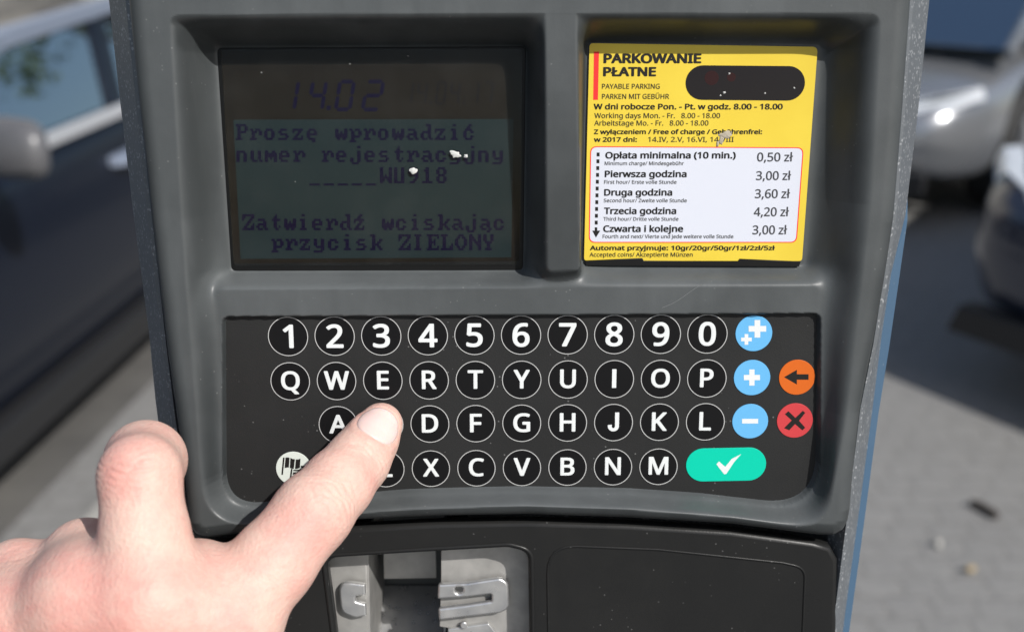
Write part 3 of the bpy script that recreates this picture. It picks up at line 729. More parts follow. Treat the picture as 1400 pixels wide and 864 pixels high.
for i, ch in enumerate('1234567890'): key(394 + 63.67 * i, 459.8 - .38 * i, 26.6, M['key'], [(glyph(ch, 394 + 63.67 * i, 459.8 - .38 * i, 32.5), M['print'])])
for i, ch in enumerate('QWERTYUIOP'): key(397 + 63.25 * i, 521 - .42 * i, 26.3, M['key'], [(glyph(ch, 397 + 63.25 * i, 520.3 - .42 * i, 26.3), M['print'])])
for i, ch in enumerate('ASDFGHJKL'): key(462.4 + 62.72 * i, 580.2 - .5 * i, 26.1, M['key'], [(glyph(ch, 462.4 + 62.72 * i, 579.6 - .5 * i, 26.5), M['print'])])
for i, ch in enumerate('ZXCVBNM'): key(527 + 62.2 * i, 640.6 - .52 * i, 25.9, M['key'], [(glyph(ch, 527 + 62.2 * i, 639.5 - .52 * i, 26), M['print'])])
def cross(px, py, a, t):
    def g_(fl):
        P = [(-t, -a), (t, -a), (t, -t), (a, -t), (a, t), (t, t), (t, a), (-t, a), (-t, t), (-a, t), (-a, -t), (-t, -t)]
        fl.poly([pan(px + x, py + y, GH) for x, y in P][::-1], GH)
    return g_
def shape(pts):
    def g_(fl): fl.poly([pan(x, y, GH) for x, y in pts][::-1], GH)
    return g_
def two(a, b):
    def g_(fl): a(fl); b(fl)
    return g_
key(1030.5, 455.5, 24.8, M['keyblue'], [(two(cross(1035.5, 449.5, 12, 3.9), cross(1020.5, 464, 7.3, 2.5)), M['print'])], ring=False, label='light blue key with a large and a small plus')
key(1028, 516, 24.8, M['keyblue'], [(cross(1028, 516, 11, 3.6), M['print'])], ring=False, label='light blue key with one plus')
key(1025.5, 575.5, 24.6, M['keyblue'], [(shape([(1014.5, 572.4), (1036.5, 572.4), (1036.5, 578.8), (1014.5, 578.8)]), M['print'])], ring=False, label='light blue key with a minus')
key(1089.5, 515.5, 24.6, M['keyorange'], [(shape([(1072, 515.5), (1089.5, 505.5), (1089.5, 511.5), (1105.5, 511.5), (1105.5, 519), (1089.5, 519), (1089.5, 525.5)]), M['ink'])], ring=False, label='orange key with a left arrow')
def xg(fl):
    fl.poly([pan(x, y, GH) for x, y in [(1073, 566), (1078, 562), (1087.5, 571), (1097.5, 561.5), (1101, 564), (1092.5, 575), (1101, 584.5), (1097, 588), (1087, 579.5), (1079, 588), (1072, 585), (1082.5, 574.5)]][::-1], GH)
key(1086.5, 574.5, 24.6, M['keyred'], [(xg, M['ink'])], ring=False, label='red key with a cross')
pill = stadium(pan(961.5, 635.2, HK), pan(1023.5, 634, HK), 24 * MM)
key(992, 635, 24, M['keygreen'], [(shape([(979.5, 634.5), (983, 630.5), (991.5, 638), (1000.5, 627), (1013.5, 620.5), (1004, 631), (993, 647.5), (990, 648)]), M['print'])], ring=False, outline=pill, label='wide green key with a tick')
def flag(fl):
    P = lambda x, y: pan(360 + x / 8.64, 600 + y / 8.64, GH)
    for q in ([(232, 218), (252, 218), (232, 422), (213, 422)], [(262, 218), (285, 215), (310, 220), (302, 335), (275, 338), (252, 342)], [(320, 222), (345, 234), (374, 238), (360, 350), (335, 350), (313, 340)], [(384, 240), (410, 240), (440, 230), (432, 340), (400, 352), (374, 354)],
              [(326, 352), (346, 352), (326, 500), (307, 500)], [(444, 312), (480, 318), (520, 316), (560, 306), (556, 330), (500, 344), (442, 340)], [(356, 362), (400, 362), (450, 352), (540, 352), (536, 372), (470, 374), (400, 380), (354, 378)], [(352, 392), (400, 388), (450, 396), (530, 390), (526, 412), (450, 420), (390, 414), (346, 420)]):
        fl.poly([P(*c) for c in q][::-1], GH)
key(401.5, 640, 24.3, M['keypale'], [(flag, M['ink'])], ring=False, label='pale round key with two flags')

M['scratch'] = plain('pale_scratch', (.16, .165, .165), .5)
sc_ = np.array([pan(905 + 55 * t, 421 - 30 * t + 2 * math.sin(t * 5), HL + .15) for t in np.linspace(0, 1, 12)])
ribbon('scratch', sc_, .13, HL - .05, HL + .06, M['scratch'], METER, closed=False)
# screen: black gasket, liquid crystal panel with its two zones, letters, clear pane
gh = HA + .1
plate('screen_gasket', A_IN, HA - 1, HA + .35, M['dark'], METER, bevel=.2)
def lcd_mat(name, c1, c2):
    k = NB(name); k.set(Roughness=.4, Specular_IOR_Level=.04)
    k.base(k.mix(k.ramp(k.noise(18, 3), [(.35, 0), (.7, 1)]), c1, c2)); return k.m
M['lcd'] = lcd_mat('lcd_surround', (.0115, .009, .007), (.0135, .0105, .008))
M['lcdclock'] = lcd_mat('lcd_clock_zone', (.0125, .010, .0075), (.015, .0115, .0085))
M['lcddots'] = lcd_mat('lcd_text_zone', (.0135, .0225, .0255), (.017, .0265, .029))
M['lcdink'] = plain('lcd_segment', (.005, .0028, .019), .4, 0, .04)
M['lcdfaint'] = plain('lcd_faint_segment', (.009, .0075, .0085), .4, 0, .04)
LCDP = rounded_poly(pans([(303, 70), (713, 69), (710, 357), (321, 360)], HA + .4), .8)
lcd = plate('display', LCDP, HA + .3, HA + .5, M['lcd'], METER)
zh = HA + .54
fl = Flat(); fl.poly(pans([(318, 98), (704, 97), (702, 160), (321, 161)], zh)[::-1], zh); fl.build('clock_zone', M['lcdclock'], lcd)
fl = Flat(); fl.poly(pans([(319, 164), (702, 163), (699, 352), (329, 354)], zh)[::-1], zh); fl.build('text_zone', M['lcddots'], lcd)
th_ = HA + .6
fl = Flat()
for ch, x0, w_ in (('1', 384, 18), ('4', 422, 18), ('0', 459, 19), ('2', 496, 22)): seg_digit(fl, ch, x0, w_, 112, 150, 5.2, .16, th_)
for yy in (143, ): fl.poly([pan(x, y, th_) for x, y in [(447, yy + 2), (452.5, yy + 2), (451.5, yy + 8), (446, yy + 8)]][::-1], th_)
fl.build('clock_digits', M['lcdink'], lcd)
fl = Flat()
x_ = 551
for ch in '14.04.17':
    if ch == '.': fl.poly([pan(x, y, th_) for x, y in [(x_ - 1, 139), (x_ + 2, 139), (x_ + 2, 143), (x_ - 1, 143)]][::-1], th_); x_ += 7; continue
    seg_digit(fl, ch, x_, 11, 113, 142, 2.6, .12, th_); x_ += 19
fl.build('date_digits', M['lcdfaint'], lcd)
fl = Flat()
dot_text(fl, 'Proszę wprowadzić', 322, 19.45, 192, 3.15, th_)
dot_text(fl, 'numer rejestracyjny', 323, 19.45, 222, 3.15, th_)
dot_text(fl, '_____WU918', 423, 19.25, 251, 3.15, th_)
dot_text(fl, 'Zatwierdź wciskając', 331, 19.1, 315, 3.15, th_)
dot_text(fl, 'przycisk ZIELONY', 371, 19.3, 342.5, 3.15, th_)
fl.build('screen_text', M['lcdink'], lcd)
def pane_mat():
    k = NB('clear_pane'); tr = k.n('BsdfTransparent'); tr.inputs[0].default_value = (.93, .94, .93, 1)
    gl = k.n('BsdfGlossy'); gl.inputs['Roughness'].default_value = .06; fr = k.n('Fresnel'); fr.inputs[0].default_value = 1.2
    mx = k.n('MixShader'); k.l(fr.outputs[0], mx.inputs[0]); k.l(tr.outputs[0], mx.inputs[1]); k.l(gl.outputs[0], mx.inputs[2])
    df = k.n('BsdfDiffuse'); df.inputs[0].default_value = (.5, .5, .48, 1)
    v = k.n('TexVoronoi'); v.inputs['Scale'].default_value = 230; k.l(k.coord(), v.inputs['Vector'])
    s = k.n('SeparateColor'); k.l(v.outputs['Color'], s.inputs[0])
    sp = k.math('MULTIPLY', k.math('LESS_THAN', v.outputs['Distance'], .06), k.math('GREATER_THAN', s.outputs[0], .93))
    hz = k.math('MULTIPLY', k.ramp(k.noise(70, 5, .7), [(.45, 0), (.8, 1)]), .009)
    dust = k.math('ADD', k.math('MULTIPLY', sp, .3), k.math('ADD', hz, .0012))
    m2 = k.n('MixShader'); k.l(dust, m2.inputs[0]); k.l(mx.outputs[0], m2.inputs[1]); k.l(df.outputs[0], m2.inputs[2])
    k.l(m2.outputs[0], k.out.inputs[0]); return k.m
M['pane'] = pane_mat()
pane = plate('screen_pane', rounded_poly(pans([(302, 69), (714, 68), (711, 361), (320, 363)], HA + 1.6), .8), HA + 1.0, HA + 1.8, M['pane'], METER)
M['splat'] = plain('dried_splat', (.50, .50, .485), .7)
M['splat2'] = plain('dried_beige_splat', (.34, .30, .23), .8)
def splat(cx, cy, r, mat, h, par, seed, stretch=(1, 1), name='dried_splat'):
    rg = np.random.default_rng(seed); c = pan(cx, cy, h); V = [(c[0], c[1], h + .24)]; F = []; n = 22
    amp = 1 + .16 * np.convolve(rg.standard_normal(n + 2), [.5, 1, .5], 'valid').clip(-1.5, 1.8)
    for k_, (rr, hh) in enumerate(((.45, .22), (.8, .14), (1, .0))):
        for i in range(n):
            t = 2 * np.pi * i / n; q = r * MM * rr * amp[i] * (1 + .1 * rg.standard_normal()); V.append((c[0] + q * math.cos(t) * stretch[0], c[1] + q * math.sin(t) * stretch[1], h + hh * (1 + .4 * rg.standard_normal())))
    for i in range(n):
        j = (i + 1) % n; F.append((0, 1 + i, 1 + j))
        for k_ in range(2): F.append((1 + k_ * n + i, 1 + (k_ + 1) * n + i, 1 + (k_ + 1) * n + j, 1 + k_ * n + j))
    return mesh_from(name, toworld(np.array(V)), F, mat, par, smooth=True)
splat(623, 211, 5.4, M['splat'], HA + 1.8, pane, 3, (1.25, .8)); splat(565.5, 234, 4.6, M['splat'], HA + 1.8, pane, 4); splat(637, 214, 2.5, M['splat'], HA + 1.8, pane, 5)

# tariff card
CARD = rounded_poly(pans([(806, 59.5), (1118, 64.5), (1096.5, 357), (798.5, 356.5)], HB + .9), [1.2, 1.6, 1, 1])
card = plate('tariff_card', CARD, HB + .2, HB + .9, M['yellow'], METER)
plate('card_clip', pans([(800, 356.2), (878, 352.8), (880, 356.4), (1009, 357.2), (1011, 353.8), (1094, 357.4), (1092, 364), (801, 363)], HB + .9)[::-1], HB + .2, HB + 1.5, M['dark'], METER, bevel=.1)
ch0 = HB + .93
BI = lambda fl, *a, **k_: put_text(fl, *a, **k_)
fl = Flat(); fl.poly(pans([(812, 71), (819, 71), (817.5, 137), (811, 137)], ch0)[::-1], ch0); fl.build('red_bar', M['redprint'], card)
slot = plate('slot_window', stadium(pan(960.5, 113.4, HB + 1), pan(1077.5, 114.4, HB + 1), 22 * MM), HB + .5, HB + 1.0, M['slotdark'], card)
M['redglint'] = plain('dull_red_glint', (.022, .007, .007), .3, 0, .2)  # reddish reflections in the slot window, painted as flat discs
fl = Flat(); fl.poly(circle(pan(973, 107, HB + 1.03), 2.1, 24), HB + 1.03); fl.poly(circle(pan(1000, 106, HB + 1.03), 1.3, 20), HB + 1.03); fl.build('red_glint_dot', M['redglint'], slot)
for i, (x_, y_, r_) in enumerate(((990, 127, 1.8), (997, 101, 1.3), (1046, 128, 1.2), (1086, 121, 1.2), (985, 131, 1.3))): splat(x_, y_, r_, M['splat'], HB + 1.0, slot, 20 + i, name='dust_speck')
RP = [(807, 200.3), (1098.9, 201.8), (1089.3, 332), (805, 332)]
ro, ri_ = rounded_poly(pans(RP, ch0), 2), rounded_poly(pans([(808.3, 201.5), (1097.5, 203), (1088, 330.8), (806.3, 330.8)], ch0), 1.8)
fl = Flat(); n = len(ro); fl.add([(*p, ch0 + .03) for p in ro] + [(*p, ch0 + .03) for p in ri_], [(i, n + i, n + (i + 1) % n, (i + 1) % n) for i in range(n)]); fl.build('red_border', M['redprint'], card)
fl = Flat(); fl.poly(ro[::-1], ch0); wp = fl.build('price_panel', M['whitepanel'], card)
S, BO = F_SANS, .030
fl = Flat(); h_ = ch0 + .01
put_text(fl, 'PARKOWANIE', S, 825, 958.7, 87, 13.4, h_, .045); put_text(fl, 'PŁATNE', S, 824.5, 897, 104.8, 12.8, h_, .045)
fl.build('title', M['ink'], card)
fl = Flat()
for a in (('W dni robocze Pon. - Pt. w godz. 8.00 - 18.00', 811.6, 1070, 150, 7.8), ('Z wyłączeniem / Free of charge / Gebührenfrei:', 812, 1041.8, 183.7, 6.4), ('w 2017 dni:', 812, 870.8, 194.3, 6.4), ('Automat przyjmuje: 10gr/20gr/50gr/1zł/2zł/5zł', 806.5, 1059.5, 342.2, 6.2)):
    put_text(fl, a[0], S, a[1], a[2], a[3], a[4], h_, BO)
fl.build('bold_lettering', M['ink'], card)
fl = Flat()
for a in (('PAYABLE PARKING', 823, 902, 121.8, 6.8), ('PARKEN MIT GEBÜHR', 823, 914.7, 135.6, 6.8), ('Working days Mon. - Fr.   8.00 - 18.00', 812.6, 984.4, 161.9, 7), ('Arbeitstage Mo. - Fr.   8.00 - 18.00', 812.4, 968.5, 172, 7), ('14.IV, 2.V, 16.VI, 14.VIII', 886, 1003, 194.3, 6.8), ('Accepted coins/ Akzeptierte Münzen', 806, 947, 351, 5.6)):
    put_text(fl, a[0], S, a[1], a[2], a[3], a[4], h_, .010)
fl.build('thin_lettering', M['inklight'], card)
h2 = ch0 + .05
fl = Flat()
for a in (('Opłata minimalna (10 min.)', 827.6, 1005.8, 217, 9), ('Pierwsza godzina', 826.8, 938.7, 242.5, 9), ('Druga godzina', 826, 919, 267.7, 9), ('Trzecia godzina', 825.8, 924.5, 292.9, 9), ('Czwarta i kolejne', 824.7, 934, 317.3, 9)):
    put_text(fl, a[0], S, a[1], a[2], a[3], a[4], h2, BO)
for i in range(11):
    y_ = 211.5 + 9.3 * i; x_ = 817.8 - .26 * i
    fl.poly([pan(x, y, h2) for x, y in [(x_ - 2, y_ - 2.6), (x_ + 2, y_ - 2.6), (x_ + 2, y_ + 2.6), (x_ - 2, y_ + 2.6)]][::-1], h2)
fl.poly([pan(x, y, h2) for x, y in [(813.2, 311), (816.6, 311), (816.6, 315.5), (820.6, 315.5), (814.8, 325), (809.8, 315.5), (813.2, 315.5)]][::-1], h2)
fl.build('bold_lettering', M['ink'], wp)
fl = Flat()
for a in (('Minimum charge/ Mindesgebühr', 826.8, 935, 226), ('First hour/ Erste volle Stunde', 826, 925, 251.5), ('Second hour/ Zweite volle Stunde', 825.5, 939, 276.7), ('Third hour/ Dritte volle Stunde', 825, 927.6, 301.9), ('Fourth and next/ Vierte und jede weitere volle Stunde', 824, 1002.7, 325.8)):
    put_text(fl, a[0], S, a[1], a[2], a[3], 4.9, h2, .008)
fl.build('thin_lettering', M['inkgrey'], wp)
fl = Flat()
for a in (('0,50 zł', 1035, 1084, 220.9), ('3,00 zł', 1033.5, 1081.4, 246.3), ('3,60 zł', 1032, 1080, 271), ('4,20 zł', 1030.5, 1078.5, 295.7), ('3,00 zł', 1028.7, 1076, 320.4)):
    put_text(fl, a[0], S, a[1], a[2], a[3], 12, h2, .012)
fl.build('price_lettering', M['pricegrey'], wp)
splat(993, 184, 6, M['splat2'], HB + .95, card, 9, (1.3, .8)); splat(986, 193, 4.5, M['splat2'], HB + .95, card, 10, (.9, 1.3)); splat(981, 197, 2.5, M['splat2'], HB + .95, card, 12, (.7, 1.5))

# lower door with its coin mouth and blank panel
HD = 1.5
top_px = [(262, 770), (275, 752), (310, 742), (400, 729), (487, 721), (600, 715), (720, 713), (860, 717), (1000, 726), (1112, 741), (1136, 748), (1146, 766)]
lo = [(1144, 864), (1128, 1000), (1110, 1160), (316, 1160), (294, 1000), (276, 864)]
DOOR = rounded_poly(pans(top_px + lo, HD), 0)
MOUTH = rounded_poly(pans([(446, 764.5), (560, 757), (694, 749.5), (722, 756), (724, 900), (716, 962), (476, 966), (464, 900)], HD), [4, 0, 8, 8, 0, 6, 6, 0])
plate('lower_door', DOOR, HD - 6, HD, M['lower'], METER, holes=[MOUTH[::-1]], bevel=1.6)
ribbon('mouth_bead', rounded_poly(pans([(441, 759.5), (560, 752), (696, 744), (727, 752), (729, 900), (721, 968), (472, 972), (459, 900)], HD), [4, 0, 8, 8, 0, 6, 6, 0]), 1.5, HD - .1, HD + .5, M['lower'], METER)
BL = rounded_poly(pans([(748, 745), (900, 751), (1070, 769), (1101, 776), (1096, 900), (1084, 1000), (752, 1000)], HD), [9, 0, 6, 6, 0, 8, 8])
ribbon('panel_bead', BL, .9, HD - .1, HD + .35, M['lower'], METER)
# inside the mouth
hp = HD - 11
def pl(name, px, h0, h1, mat, par=METER, r=0, bevel=.2): return plate(name, rounded_poly(pans(px, h1), r)[::-1], h0, h1, mat, par, bevel=bevel)
pl('tray_side_plate', [(440, 740), (500, 740), (506, 990), (440, 990)], hp - 1, hp, M['plate'])
pl('tray_side_plate', [(603, 730), (740, 730), (740, 990), (612, 990), (612, 858), (601, 856), (603, 790)], hp - 1, hp, M['plate'])
def wall(name, xa, ya, xb, yb, h0, h1, mat):
    a0, b0, a1, b1 = pan(xa, ya, hp), pan(xb, yb, hp), pan(xa, ya, hp), pan(xb, yb, hp)
    v = [(*a0, h0), (*b0, h0), (*b1, h1), (*a1, h1)]; v += [(x + .8, y, z) for x, y, z in v]
    mesh_from(name, toworld(np.array(v)), [(0, 1, 2, 3), (7, 6, 5, 4), (0, 4, 5, 1), (1, 5, 6, 2), (2, 6, 7, 3), (3, 7, 4, 0)], mat, METER)
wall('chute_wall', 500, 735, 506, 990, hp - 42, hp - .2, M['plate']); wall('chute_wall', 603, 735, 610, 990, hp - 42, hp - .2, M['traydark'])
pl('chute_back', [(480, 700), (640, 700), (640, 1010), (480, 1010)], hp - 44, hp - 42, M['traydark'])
# sloped chute floor rising towards the back
a_, b_ = pan(470, 985, hp - 2), pan(640, 985, hp - 2); c_, d_ = pan(640, 800, hp - 41), pan(470, 800, hp - 41)
v = [(*a_, hp - 2), (*b_, hp - 2), (*c_, hp - 41), (*d_, hp - 41)]; v += [(x, y - 1, z - .6) for x, y, z in v]
mesh_from('chute_floor', toworld(np.array(v)), [(0, 1, 2, 3), (7, 6, 5, 4), (0, 4, 5, 1), (1, 5, 6, 2), (2, 6, 7, 3), (3, 7, 4, 0)], M['metal'], METER)
pl('chute_flap', [(524, 750), (596, 750), (597, 790), (525, 791)], hp - 22, hp - 20, M['plate'])
def bracket(px, h0, holes, name='bracket', r=2):
    o = plate(name, rounded_poly(pans(px, h0), r)[::-1], h0 - 2.2, h0, M['metal'], METER, holes=holes, bevel=.7); return o
bracket([(462, 794), (499, 799), (500, 813), (486, 815), (486, 822), (500, 826), (501, 842), (486, 845), (466, 838)], hp + 3.2, [], r=[4, .6, .6, .6, .6, .6, .6, 2, 4])
bh = hp + 3.6
bracket([(599, 799), (640, 797), (684, 790), (695, 797), (696, 832), (684, 838), (640, 843), (600, 848), (599, 832), (640, 827), (672, 822), (672, 812), (640, 816), (598, 819)], bh, [circle(pan(627.5, 806.5, bh), 1.3, 18)], r=[.8, 0, 3, 3, 3, 3, 0, .8, .8, 0, .6, .6, 0, .8])
pl('catch_plate', [(612, 860), (668, 852), (690, 880), (620, 900)], hp, hp + 1.5, M['metal'], r=.6, bevel=.3)
pl('catch_rivet', [tuple(q) for q in [(634 + 5 * math.cos(t), 855 + 5 * math.sin(t)) for t in np.linspace(0, 6.1, 14)]], hp + 1.4, hp + 2.6, M['metal'], bevel=.4)

# ------------------------------------------------------------------ the hand (one continuous surface from a distance field)
def scale_at(px, py, h):
    a, b = pan(px, py, h), pan(px + 1, py, h); return b[0] - a[0]
def J(px, py, h, rpx): 
    q = pan(px, py, h); return np.array([q[0], q[1], h]), rpx * scale_at(px, py, h)
IX = [J(521, 580, 7.2, 29.5), J(507, 602, 11, 35.5), J(489, 630, 17, 42), J(462, 662, 26, 47), J(429, 699, 36, 53), J(372, 770, 47, 57), J(305, 850, 57, 68)]
MD = [J(205, 812, 64, 63), J(198, 735, 59, 59), J(191, 650, 53, 54), J(199, 630, 36, 53), J(200, 695, 12, 40)]
RG = [J(118, 815, 61, 60), J(116, 764, 43, 53), J(120, 770, 20, 46), J(130, 830, 10, 38)]
PK = [J(16, 850, 56, 60), J(24, 787, 42, 48), J(40, 797, 22, 40), J(60, 860, 12, 34)]
WR = pan(-25, 1290, 66); WRc = np.array([WR[0], WR[1], 60.])
TH_ = [np.array([*pan(200, 1130, 40), 42.]), np.array([*pan(285, 1010, 26), 26.]), np.array([*pan(300, 915, 16), 16.]), np.array([*pan(292, 850, 14), 14.])]
def cone(P, a, ra, b, rb, flat=1.):
    ab = b - a; t = np.clip(((P - a) @ ab) / (ab @ ab), 0, 1)
    return np.linalg.norm(P - a - t[:, None] * ab, axis=1) - (ra + (rb - ra) * t)
def smin(a, b, k_):
    h = np.clip(.5 + .5 * (b - a) / k_, 0, 1); return b + (a - b) * h - k_ * h * (1 - h)
def chain(P, js, k_=3.):
    d = None
    for (a, ra), (b, rb) in zip(js[:-1], js[1:]):
        e = cone(P, a, ra, b, rb); d = e if d is None else smin(d, e, k_)
    return d
FINGDIR = (IX[0][0] - IX[2][0]) / np.linalg.norm(IX[0][0] - IX[2][0])
CAMV = np.array([0, 0, 1.])
NAILC = np.array([*pan(525.5, 568, 13.), 13.])
def hand_field(P):
    palm = None
    for j, rw in ((IX[-1], 15), (MD[0], 15.5), (RG[0], 14.5), (PK[0], 12.5)):
        off = (j[0] - (MD[0][0] + RG[0][0]) / 2) * .42
        e = cone(P, j[0] + np.array([0, 0, -1.5]), j[1] * .96, WRc + off * np.array([1, 1, .3]), rw); palm = e if palm is None else smin(palm, e, 13)
    for a_, b_ in ((PK[0], RG[0]), (RG[0], MD[0]), (MD[0], IX[-1])):
        palm = smin(palm, cone(P, a_[0] + np.array([0, -3, 0]), a_[1] * 1., b_[0] + np.array([0, -3, 0]), b_[1] * 1.), 10)
    # heel and inner palm
    palm = smin(palm, cone(P, (IX[-1][0] + MD[0][0]) / 2 + np.array([0, 0, -12]), 13, WRc + np.array([0, 0, -6]), 17), 8)
    d = palm
    for ch, k_ in ((IX, 3), (MD, 2.5), (RG, 2.5), (PK, 2.5)):
        f = chain(P, ch, k_)
        d = smin(d, f, 4.0 if ch is IX or ch is MD else 7.5)
    th = chain(P, [(TH_[0], 13.5), (TH_[1], 11.5), (TH_[2], 10), (TH_[3], 7.5)], 4)
    d = smin(d, th, 6)
    # forearm
    fa = WRc + (WRc - (MD[0][0] + RG[0][0]) / 2) / np.linalg.norm(WRc - (MD[0][0] + RG[0][0]) / 2) * 120
    d = smin(d, cone(P, WRc + np.array([-3, 0, 0]), 25, fa, 34), 14)
    return d
def lines(P, d):
    """skin relief: knuckle folds, creases, tendons (mm, positive = inwards)"""
    r = np.zeros(len(P)); global CREASE; CREASE = np.zeros(len(P))
    def fold(a, b, t0, wid, depth, bow=0., lim=.25, spread=11):
        ab = b - a; L = np.linalg.norm(ab); x = (P - a) @ ab / L; c = a + ab * t0
        q = P - a - (x / L)[:, None] * ab; side = np.cross(ab / L, [0, 0, 1.]); side /= np.linalg.norm(side); sdist = q @ side
        m = np.exp(-((x - t0 * L + bow * (sdist / 8) ** 2 + .5 * np.sin(sdist * .9 + t0 * 50)) / wid) ** 2) * np.exp(-(sdist / spread) ** 4) * (q[:, 2] > -2)
        CREASE[:] = np.maximum(CREASE, m * min(1, depth / .2)); return depth * m
    dip, pip, tip, mid = IX[2][0], IX[4][0], IX[0][0], IX[5][0]
    for t0, dp in ((.90, .12), (1.0, .34), (1.10, .12)): r += fold(tip, dip, t0, .45, dp, -.5, spread=8)
    for t0, dp in ((.66, .08), (.76, .14), (.86, .22), (.95, .25), (1.04, .22), (1.15, .34), (1.24, .12)): r += fold(dip, pip, t0, .55, dp, 1.2 * (t0 - .98) * 6, spread=10)
    for ch in (MD,):
        for t0, dp in ((.70, .08), (.82, .16), (.93, .26), (1.04, .42), (1.14, .3), (1.26, .16)): r += fold(ch[1][0], ch[2][0], t0, .55, dp, -2.0, spread=10)
    for ch in (RG, PK):
        for t0, dp in ((.80, .08), (.95, .1)): r += fold(ch[0][0], ch[1][0], t0, .6, dp, -1.5, spread=9)
    # knuckle heads and tendons on the back of the hand
    for j, am in ((IX[-1], .5), (MD[0], .6), (RG[0], .5), (PK[0], .5)):
        r -= am * np.exp(-np.sum(((P - j[0]) * [1, .8, .35]) ** 2, 1) / 90)
        ab = WRc - j[0]; L = np.linalg.norm(ab); x = np.clip((P - j[0]) @ ab / L, 0, L); q = P - j[0] - (x / L)[:, None] * ab
        r -= .4 * np.exp(-(q[:, 0] ** 2 + q[:, 1] ** 2) / 7) * (x > 6) * np.exp(-x / 60)
    r -= .8 * np.exp(-np.sum((P - (pip + [0, 0, 8])) ** 2, 1) / 60)
    return r
def surface_nets(lo, hi, st, fn):
    n = [int((b - a) / st) + 1 for a, b in zip(lo, hi)]
    ax = [lo[i] + st * np.arange(n[i]) for i in range(3)]
    G = np.stack(np.meshgrid(*ax, indexing='ij'), -1).reshape(-1, 3); F = np.empty(len(G))
    for i in range(0, len(G), 400000): F[i:i + 400000] = fn(G[i:i + 400000])
    F = F.reshape(n); S = F < 0
    nc = [k_ - 1 for k_ in n]; acc = np.zeros((*nc, 3)); cnt = np.zeros(nc)
    cs = [(a, b, c) for a in (0, 1) for b in (0, 1) for c in (0, 1)]
    sl = lambda c: tuple(slice(c[i], c[i] + nc[i]) for i in range(3))
    for a in cs:
        for i in range(3):
            if a[i]: continue
            b = list(a); b[i] = 1; b = tuple(b); m = S[sl(a)] != S[sl(b)]
            fa, fb = F[sl(a)], F[sl(b)]; t = np.where(m, fa / np.where(m, fa - fb, 1), 0)
            for q in range(3): acc[..., q] += m * (a[q] + (t if q == i else 0))
            cnt += m
    mk = cnt > 0; ids = -np.ones(nc, int); ids[mk] = np.arange(mk.sum())
    base_ = np.stack(np.nonzero(mk), -1); V = (base_ + acc[mk] / cnt[mk][:, None]) * st + np.array(lo)
    Q = []
    for i in range(3):
        j, k_ = (i + 1) % 3, (i + 2) % 3
        r = [slice(1, nc[q]) for q in range(3)]; 
        A = [slice(1, n[q] - 1) for q in range(3)]; B = list(A); A[i] = slice(0, n[i] - 1); B[i] = slice(1, n[i])
        a, b = S[tuple(A)], S[tuple(B)]; e = np.stack(np.nonzero(a != b), -1); fl_ = a[a != b]
        p = e.copy(); 
        for q in (j, k_): p[:, q] += 1
        def idc(dj, dk):
            c = p.copy(); c[:, j] -= dj; c[:, k_] -= dk; return ids[c[:, 0], c[:, 1], c[:, 2]]
        q4 = np.stack([idc(1, 1), idc(0, 1), idc(0, 0), idc(1, 0)], 1); q4[~fl_] = q4[~fl_][:, ::-1]; Q.append(q4)
    return V, np.concatenate(Q)
def hand_full(P): d = hand_field(P); return d
allp = np.array([j[0] for c_ in (IX, MD, RG, PK) for j in c_])
fa_end = WRc + (WRc - (MD[0][0] + RG[0][0]) / 2) / np.linalg.norm(WRc - (MD[0][0] + RG[0][0]) / 2) * 60
lo_ = np.minimum(allp.min(0), fa_end) - 30; hi_ = np.maximum(allp.max(0), fa_end) + 24; hi_[2] = 100; lo_[2] = -12
HV, HF = surface_nets(lo_, hi_, 1.0, hand_full)
def grad(P, fn, e=.25):
    g_ = np.stack([fn(P + np.eye(3)[i] * e) - fn(P - np.eye(3)[i] * e) for i in range(3)], 1); return g_ / (np.linalg.norm(g_, axis=1)[:, None] + 1e-9)
# project onto the smooth surface, refine once, then add the relief
me = bpy.data.meshes.new('tmp'); me.from_pydata([tuple(v) for v in HV], [], [tuple(q) for q in HF.tolist()]); me.update()
to_ = bpy.data.objects.new('tmp', me); COL.objects.link(to_); sm = to_.modifiers.new('s', 'SUBSURF'); sm.levels = 1; sm.subdivision_type = 'CATMULL_CLARK'
sm.render_levels = 1
dg = bpy.context.evaluated_depsgraph_get(); hm = bpy.data.meshes.new_from_object(to_.evaluated_get(dg)); bpy.data.objects.remove(to_)
HP = getv(hm); N = grad(HP, hand_field); d_ = hand_field(HP)
HP = HP - N * (d_ * .8)[:, None]
# fingernail frame
nax = FINGDIR - N[np.argmin(np.sum((HP - NAILC) ** 2, 1))] * 0
top_i = np.argmin(np.sum((HP - (NAILC + [0, 0, 3])) ** 2, 1)); NN = N[top_i]
NX = np.cross(FINGDIR, NN); NX /= np.linalg.norm(NX); NY = np.cross(NN, NX); NO = HP[top_i]
lx = (HP - NO) @ NX; ly = (HP - NO) @ NY; lz = (HP - NO) @ NN
NW, NL = 6.3, 6.1
def nail_r(x, y):
    yy = np.where(y > 0, y / (NL * .95), y / NL); return (np.abs(x / NW) ** 2.6 + np.abs(yy) ** 2.4) ** (1 / 2.5)
nr = nail_r(lx, ly); near = (lz > -5) & (np.abs(lx) < 12) & (np.abs(ly) < 12)
rel = lines(HP, d_)
rel = rel + near * (.16 * np.exp(-((nr - 1.0) / .06) ** 2) - .14 * np.exp(-((nr - 1.2) / .12) ** 2) * (ly < 3.0) + .2 * (nr < .97))
HP = HP - N * rel[:, None]
